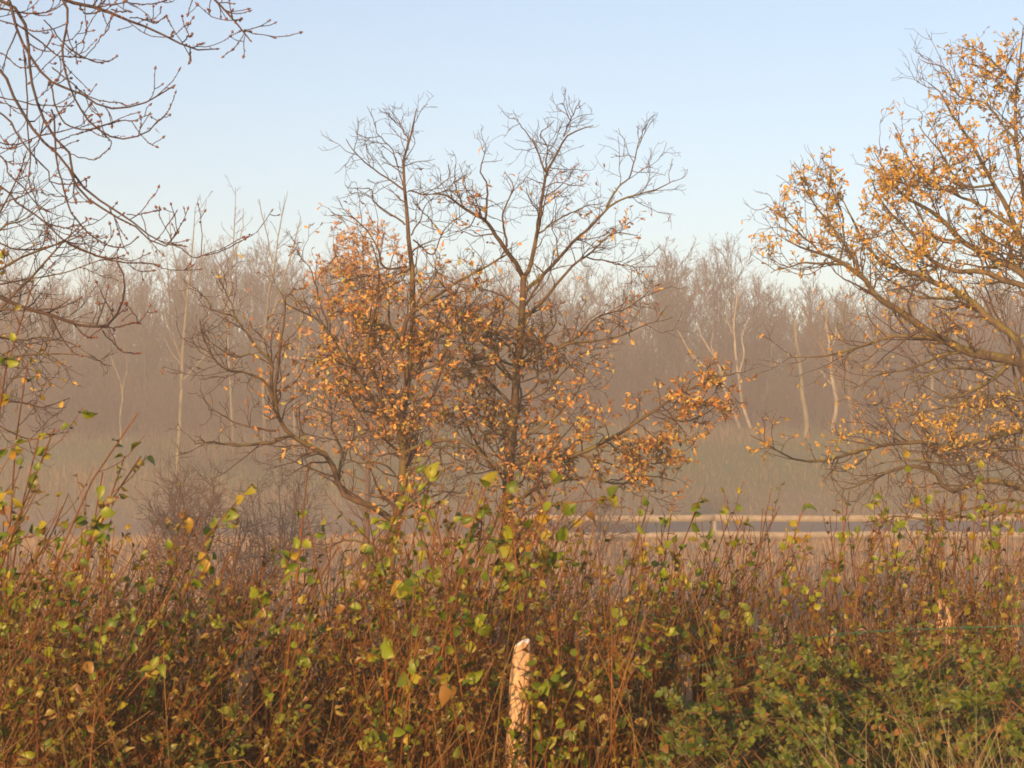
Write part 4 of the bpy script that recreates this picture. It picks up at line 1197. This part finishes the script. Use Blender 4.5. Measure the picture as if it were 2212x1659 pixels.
# ---- shrubs of the hedge
def env(u):
    u = np.asarray(u, float)
    return 40 * np.sin(u * 0.041 + 1.3) * np.sin(u * 0.0173) + 18 * np.sin(u * 0.093) + np.interp(u, [-100, 0, 100, 200, 300, 400, 600, 800, 900, 1000, 1100, 1200, 1300, 1450, 1550, 1650, 1800, 2000, 2212, 2300],
                     [1065, 1075, 1105, 1150, 1190, 1165, 1190, 1170, 1130, 1095, 1060, 1095, 1165, 1150, 1180, 1140, 1105, 1085, 1075, 1075])

def blocks_post(P):
    """true where a stem would grow right in front of one of the two clear posts"""
    uu, vv = UV(P)
    for pu_, pv_, pw_, py_ in ((1122, 1390, 34, 5.25), (522, 1412, 14, 5.5)):
        if ((np.abs(uu - pu_) < pw_) & (vv > pv_ - 10) & (vv < 1680) & (P[:, 1] < py_ + 0.05)).any(): return True
    return False

def stem_path(u, v, Y, lean, S=10, Yb=None):
    tip = W(u, v, Y)
    b = np.array([tip[0] - lean * tip[2], Y if Yb is None else Yb, -0.03])
    mid = (b + tip) / 2 + np.array([-0.10 * lean * tip[2] + rng.normal() * 0.03, rng.normal() * 0.04, 0.03])
    P = resample([b, mid, tip], S)
    jit = np.cumsum(np.cumsum(rng.normal(size=(S, 3)), 0), 0) * 0.0035
    return P + jit - jit[0]

SH = [  # label, u range, Y range, number of stems, mean lean
    ('tall red-stemmed shrub at the left edge, its shoots rising above the field', (-60, 130), (4.9, 5.8), 26, 0.30),
    ('dense lower shrub behind the tall shoots in the bottom-left corner', (-60, 260), (6.2, 7.6), 30, 0.22),
    ('shrub with curling yellow-tipped shoots right of the left-edge shoots', (110, 330), (4.8, 5.9), 24, 0.32),
    ('bushy shrub between the left shoots and the yellowish leaning post', (280, 480), (5.2, 6.2), 26, 0.28),
    ('shrub wrapped round the yellowish leaning post', (440, 640), (5.3, 6.2), 26, 0.24),
    ('shrub with one very long straight red shoot, right of the yellowish post', (600, 800), (5.2, 6.2), 26, 0.22),
    ('small-leaved shrub below the mossy trunk of the left oak', (740, 960), (5.6, 6.6), 28, 0.18),
    ('shrub left of the sunlit post with broad bright green leaves', (920, 1110), (5.0, 5.8), 26, 0.14),
    ('shrub behind and above the sunlit post with large rounded leaves at its top', (1060, 1300), (6.1, 7.0), 30, 0.20),
    ('leafy shrub just right of the sunlit post', (1150, 1380), (5.0, 5.8), 24, 0.14),
    ('shrub around the narrow post right of the sunlit one', (1340, 1580), (5.8, 6.8), 30, 0.16),
    ('leafy-topped shrub against the white rail fence, left of the brambles', (1480, 1720), (6.0, 7.2), 30, 0.22),
    ('thin-stemmed shrub behind the frost-capped post', (1680, 1900), (6.4, 7.6), 30, 0.14),
    ('tall brown-stemmed shrub behind the pale broken post', (1860, 2060), (7.0, 8.2), 32, 0.10),
    ('densely stemmed brown shrub at the right edge behind the thin leaning post', (2030, 2280), (7.0, 8.2), 36, 0.08),
    ('back row of shoots between the two oaks, hazy above the hedge', (760, 1160), (7.4, 8.8), 34, 0.16),
    ('back row of shoots in front of the misty bush, left of the oaks', (200, 760), (7.2, 8.8), 40, 0.20),
    ('back row of thin shoots right of the oaks, below the white rail fence', (1160, 1700), (7.4, 9.0), 40, 0.14),
]
HERO = {  # shoots read off the photograph: shrub index -> list of (points, Y)
    0: [([(-30, 1100), (10, 800), (40, 680), (75, 600)], 5.0), ([(-20, 1500), (10, 1350), (60, 1010), (85, 940)], 5.2), ([(-20, 1300), (20, 1190), (70, 1030), (118, 925)], 4.9), ([(0, 1400), (20, 1200), (25, 1020), (60, 780)], 5.4)],
    2: [([(40, 1560), (75, 1330), (160, 1130), (215, 1000), (270, 905), (298, 892)], 4.9), ([(70, 1600), (90, 1450), (190, 1210), (270, 985)], 5.1), ([(130, 1650), (170, 1330), (195, 1180), (212, 1080), (222, 1020)], 5.3),
        ([(100, 1500), (130, 1300), (200, 1150), (250, 1050), (305, 985)], 5.0), ([(150, 1660), (160, 1400), (180, 1200), (235, 1090)], 5.2)],
    3: [([(300, 1560), (420, 1220), (460, 1130), (495, 1075), (545, 1045)], 5.3), ([(260, 1650), (400, 1350), (440, 1200), (470, 1130)], 5.4)],
    5: [([(590, 1680), (625, 1400), (642, 1250), (655, 1100), (666, 1005)], 5.3), ([(800, 1680), (730, 1420), (690, 1250), (662, 1110)], 5.5)],
    7: [([(940, 1680), (960, 1500), (985, 1300), (1010, 1150), (1052, 1045)], 5.3), ([(1010, 1650), (960, 1400), (870, 1250), (800, 1160), (752, 1120)], 5.5), ([(1000, 1600), (1000, 1400), (920, 1200), (905, 1050), (930, 1010)], 5.6), ([(960, 1680), (990, 1540), (1010, 1420), (1040, 1330)], 5.1)],
    6: [([(760, 1650), (790, 1400), (830, 1200), (850, 1090), (880, 1040)], 5.8), ([(840, 1650), (830, 1400), (815, 1200), (790, 1090)], 5.9), ([(900, 1650), (880, 1350), (885, 1180), (915, 1080)], 6.0)],
    8: [([(1020, 1600), (1050, 1300), (1090, 1120), (1100, 1020)], 6.0), ([(1100, 1600), (1100, 1300), (1075, 1130), (1040, 1050)], 6.1), ([(1040, 1600), (1090, 1320), (1150, 1130), (1180, 1060), (1200, 1030)], 5.9), ([(1060, 1600), (1130, 1320), (1200, 1180), (1240, 1110), (1300, 1075)], 5.9), ([(1040, 1500), (1060, 1300), (1150, 1100), (1250, 1075), (1320, 1075)], 6.0)],
    9: [([(1110, 1690), (1125, 1560), (1155, 1475), (1205, 1440)], 5.02), ([(1180, 1690), (1165, 1560), (1150, 1500), (1120, 1470)], 5.0), ([(1240, 1680), (1225, 1560), (1190, 1470), (1175, 1425)], 5.05)],
    11: [([(1400, 1600), (1430, 1380), (1470, 1180), (1495, 1110), (1512, 1083)], 6.2), ([(1520, 1500), (1560, 1260), (1590, 1150), (1605, 1115)], 6.4)],
    10: [([(1330, 1600), (1350, 1350), (1370, 1180), (1400, 1090)], 6.0), ([(1420, 1600), (1410, 1350), (1440, 1200), (1450, 1110)], 6.1)],
    12: [([(1780, 1500), (1800, 1280), (1830, 1120), (1835, 1060)], 6.7), ([(1650, 1500), (1690, 1270), (1720, 1120), (1740, 1085)], 6.6)],
    13: [([(1900, 1500), (1930, 1250), (1950, 1110), (1985, 1050)], 7.1), ([(2000, 1500), (1990, 1250), (2010, 1110), (2000, 1040)], 7.2)],
    14: [([(2160, 1500), (2150, 1250), (2170, 1090), (2190, 1030)], 7.1), ([(2090, 1500), (2100, 1250), (2105, 1090), (2118, 1010)], 7.0)],
}
hm = leaf_meshes('hedge', T_HEDGE, 'leaf_hedge')
total_leaf = 0
for si, (label, (ua, ub), (ya, yb), ns, lean) in enumerate(SH):
    uc, yc = (ua + ub) / 2, (ya + yb) / 2
    c = W(uc, 1300, yc); loc = np.array([c[0] - lean, yc, 0.0])
    root = thing('hedge_shrub', label, 'shrub', loc, 'shrubs that make up the hedge')
    paths, rad = [], []
    for k in range(ns):
        u = rng.uniform(ua, ub)
        tall = rng.random()
        v = env(u) + (rng.exponential(45) if tall < 0.5 else rng.uniform(30, 360))
        Y = rng.uniform(ya, yb)
        Pn = stem_path(u, v, Y, lean * rng.uniform(0.1, 2.1) + rng.normal() * 0.16)
        if blocks_post(Pn) and rng.random() < 0.6: continue
        paths.append(Pn)
        rad.append(np.linspace(rng.uniform(0.0034, 0.0052), 0.0016, 10))
    nh = 0
    for pts, Y in HERO.get(si, []):
        uv = resample(pts, 10)
        P_ = W(uv[:, 0], uv[:, 1], Y + np.linspace(0.1, 0, 10))
        foot_ = np.array([P_[0, 0] - 0.1, P_[0, 1], -0.03])
        P_ = resample(np.vstack([foot_[None], P_[0][None] * 0.5 + foot_ * 0.5, P_]), 10) if False else np.vstack([foot_[None], P_])
        P_ = resample(P_, 14)[:, :]
        P_ = resamp_all(P_[None], 10)[0]
        paths.append(P_); rad.append(np.linspace(0.0055, 0.0019, 10)); nh += 1
    P = np.array(paths); R = np.array(rad)
    P1, R1 = grow(P, R, 7.5, 0.26, ang=38, t0=0.42, t1=0.97, S=6, up=0.12, wig=0.12, rf=0.6, rmin=0.0014, rtip=0.001, fall=0.4)
    for k in range(len(P)):
        mb = MB(); mb.tubes(P[k:k + 1], R[k:k + 1], 5); mb.build('stem', 'stem', root, loc)
    # thin side shoots and dead stems that fill the shrub
    n = int(ns * 4.5)
    fill = np.array([stem_path(rng.uniform(ua - 20, ub + 20), float(env(uc)) + 70 + 380 * rng.random() ** 0.8, rng.uniform(ya - 0.1, yb + 0.2), lean * rng.uniform(-0.6, 2.2) + rng.normal() * 0.25) for _ in range(n)])
    fill = fill[[(not blocks_post(f_)) or rng.random() < 0.35 for f_ in fill]]; n = len(fill)
    fr_ = np.repeat(np.linspace(0.0022, 0.0011, 10)[None], n, 0)
    P2, R2 = grow(fill, fr_, 8.0, 0.22, ang=48, t0=0.4, S=4, up=0.04, wig=0.32, rf=0.7, rmin=0.0012, rtip=0.0009)
    mb = MB(); mb.tubes(P1, R1, 3); mb.tubes(P2, R2, 3); mb.tubes(fill[: n // 2], fr_[: n // 2], 3); mb.build('twigs', 'stem', root, loc, kind='stuff')
    mb = MB(); mb.tubes(fill[n // 2:], fr_[n // 2:], 3); mb.build('dead_stems', 'stem_dead', root, loc, kind='stuff')
    # leaves one can pick out
    back = si >= 15
    nl = 80 if back else 170
    O1, D1 = on_branches(P1, int(nl * 2.6), 0.4, 1.0)
    O2, D2 = on_branches(P, int(nl * 1.6), 0.55, 1.0)
    O = np.vstack([O1, O2]); D = np.vstack([D1, D2])
    q_ = np.argsort(O[:, 1] + rng.random(len(O)) * 0.9); O, D = O[q_], D[q_]
    if nh:
        O3, D3 = on_branches(P[-nh:], (3 if si in (0, 2) else 8) * nh, 0.78, 1.0)
        if si == 5: O3, D3 = O3[:3], D3[:3]
        O = np.vstack([O3, O]); D = np.vstack([D3, D])
    k = inframe(O, 20); O, D = O[k][:nl], D[k][:nl]
    F = frames(D, 1.15, 0.35, 0.75)
    s = rng.uniform(0.018, 0.038, len(O))
    if nh: s[:9 * nh] = rng.uniform(0.026, 0.046, len(s[:9 * nh])) * (1.3 if si in (7, 8) else 0.9)
    leaf_objects(root, loc, hm, O + F[:, :, 0] * 0.003, F, s); total_leaf += len(O)
    # small and withered leaves
    O1, D1 = on_branches(np.concatenate([resamp_all(P1, 4), resamp_all(P2, 4)]), 2200, 0.2, 1.0)
    F = frames(D1, 0.5, 0.5, 0.9)
    mb = MB(); leaf_stuff(mb, T_SMALL, O1, F, rng.uniform(0.011, 0.030, len(O1))); mb.build('small_leaves', 'leaf_small', root, loc, kind='stuff')

# ---- brambles, lower right
BR = [('dark green bramble clump below the narrow post, at bottom centre-right', (1430, 1700), (1530, 1690), (5.0, 5.6)),
      ('glossy bramble clump at the foot of the frost-capped post', (1640, 1900), (1420, 1680), (5.2, 5.9)),
      ('large bramble mound below the pale broken post', (1840, 2110), (1330, 1680), (5.4, 6.3)),
      ('bramble clump with frosted leaves at the right edge', (2040, 2260), (1420, 1690), (5.0, 5.9)),
      ('low bramble sprays at bottom left under the yellowish post', (420, 620), (1570, 1690), (4.9, 5.4))]
bmesh_ = leaf_meshes('bram', T_BRAM, 'leaf_bramble')
for bi, (label, (ua, ub), (va, vb), (ya, yb)) in enumerate(BR):
    uc = (ua + ub) / 2; c = W(uc, 1500, (ya + yb) / 2); loc = np.array([c[0], (ya + yb) / 2, 0.0])
    root = thing('bramble_bush', label, 'bramble', loc, 'brambles scrambling through the hedge')
    nc = 16 if bi < 4 else 8
    paths = []
    for k in range(nc):
        u = rng.uniform(ua, ub); Y = rng.uniform(ya, yb)
        edge = 1 - ((u - uc) / ((ub - ua) / 2)) ** 2
        vt = va + (1 - edge) * 60 + rng.uniform(0, (vb - va) * 0.7)
        top = W(u, vt, Y)
        sgn = rng.choice([-1, 1])
        b = np.array([top[0] - sgn * rng.uniform(0.1, 0.4), Y + rng.normal() * 0.1, -0.02])
        end = top + np.array([sgn * rng.uniform(0.1, 0.35), rng.normal() * 0.15, -rng.uniform(0.03, 0.25)])
        paths.append(resample([b, b * 0.4 + top * 0.6 + [-sgn * 0.03, 0, 0.08], top, (top + end) / 2 + [0, 0, 0.03], end], 22))
    P = np.array(paths); R = np.repeat(np.linspace(0.0036, 0.0014, 22)[None], nc, 0)
    for k in range(nc):
        mb = MB(); mb.tubes(P[k:k + 1], R[k:k + 1], 5); mb.build('cane', 'cane', root, loc)
    P1, R1 = grow(P, R, 8, 0.26, ang=50, t0=0.3, S=6, up=0.06, wig=0.18, rf=0.6, rmin=0.0014, rtip=0.001)
    mb = MB(); mb.tubes(P1, R1, 3); mb.build('side_shoots', 'cane', root, loc, kind='stuff')
    nleaf = 240 if bi < 4 else 80
    # fronts of three leaflets on a short stalk
    O, D = on_branches(np.concatenate([resamp_all(P, 6), P1]), nleaf * 6, 0.35, 1.0)
    kk = inframe(O, 10); O, D = O[kk], D[kk]
    F = frames(D, 1.0, 0.35, 0.8)
    big_s = rng.uniform(0.015, 0.031, len(O))
    OO, FF, SS = [], [], []
    for j, a_ in enumerate((0, 1.15, -1.15)):
        ca, sa = math.cos(a_), math.sin(a_)
        G = F.copy()
        G[:, :, 0] = ca * F[:, :, 0] + sa * F[:, :, 1]
        G[:, :, 1] = -sa * F[:, :, 0] + ca * F[:, :, 1]
        OO.append(O + F[:, :, 0] * (0.012 if j == 0 else 0.004) ); FF.append(G); SS.append(big_s * (1.0 if j == 0 else 0.8))
    OO = np.vstack(OO); FF = np.vstack(FF); SS = np.concatenate(SS)
    sel = np.zeros(len(OO), bool); sel[pick_front(OO, min(nleaf, len(OO)))] = True
    leaf_objects(root, loc, bmesh_, OO[sel], FF[sel], SS[sel])
    mb = MB(); leaf_stuff(mb, T_BRAM_S, OO[~sel], FF[~sel], SS[~sel]); mb.build('foliage', 'leaf_bramble', root, loc, kind='stuff')

# ---- dead grass and undergrowth inside the hedge
mb = MB()
n = 1350
u = rng.uniform(-60, 2270, n); Y = rng.uniform(5.6, 9.6, n)
tip = W(u, env(u) + rng.uniform(120, 560, n), Y)
b = tip.copy(); b[:, 2] = 0; b[:, 0] += rng.normal(size=n) * 0.42 - 0.15; b[:, 1] += rng.normal(size=n) * 0.1
mid = (b + tip) / 2 + rng.normal(size=(n, 3)) * 0.05
t = np.linspace(0, 1, 6)[None, :, None]
P = (1 - t) ** 2 * b[:, None] + 2 * t * (1 - t) * (mid * 1.0)[:, None] + t ** 2 * tip[:, None]
mb.tubes(P, np.repeat(np.linspace(0.0018, 0.0008, 6)[None], n, 0), 3)
P2, R2 = grow(P, np.full((n, 6), 0.0015), 8.0, 0.2, ang=48, t0=0.4, S=4, up=0.0, wig=0.35, rmin=0.0011, rtip=0.0008)
mb.tubes(P2, R2, 3)
O, D = on_branches(P, 5500, 0.4, 1.0)
o = mb.build('undergrowth', 'stem_dead', kind='stuff')
o['label'] = 'tangle of thin dead brown stalks filling the hedge behind the leaves'; o['category'] = 'undergrowth'
mb = MB(); leaf_stuff(mb, T_SMALL, O, frames(D, 0.5, 0.6, 0.9), rng.uniform(0.012, 0.034, len(O)))
o = mb.build('withered_foliage', 'leaf_small', kind='stuff')
o['label'] = 'withered brown and dull green small leaves deep in the hedge'; o['category'] = 'foliage'

mb = MB()
V, Q, T, r = blades(1100, (0.85, 1.5), (4.2, 5.2), 0.92, 0.003, zfun=lambda x, y: 0 * x, lean=0.35)
mb.add(V, Q, T, rnd=r)
o = mb.build('frosted_grass', 'grass_frost', kind='stuff')
o['label'] = 'frosted pale grass tuft in the bottom-right corner'; o['category'] = 'grass'

# ------------------------------------------------------------------ haze: one closed box of even air round everything
mb = MB(); box(mb, (-64, -6.5, -1.5), (64, 242, 24.5))
m_, nt_ = new_mat('morning mist')
N_ = NT(nt_)
pv = N_.n("ShaderNodeVolumePrincipled")
pv.inputs['Color'].default_value = (0.97, 0.925, 0.87, 1)
pv.inputs['Density'].default_value = HAZE_DENSITY
pv.inputs['Density Attribute'].default_value = ''
pv.inputs['Anisotropy'].default_value = 0.06
ou = N_.n("ShaderNodeOutputMaterial")
N_.l(pv.outputs[0], ou.inputs['Volume'])
m_.cycles.homogeneous_volume = True
M['mist'] = m_
hz = mb.build('haze', 'mist', smooth=False)
hz['kind'] = 'stuff'
hz['label'] = 'thin pale morning mist lying over the field and wood'
hz['category'] = 'mist'
print('TREES', ntree, 'LEAVES', total_leaf, 'OBJ', len(bpy.data.objects), 'TRIS', sum(sum(len(p.vertices) - 2 for p in me.polygons) if len(me.polygons) < 100 else 2 * len(me.polygons) for me in bpy.data.meshes))
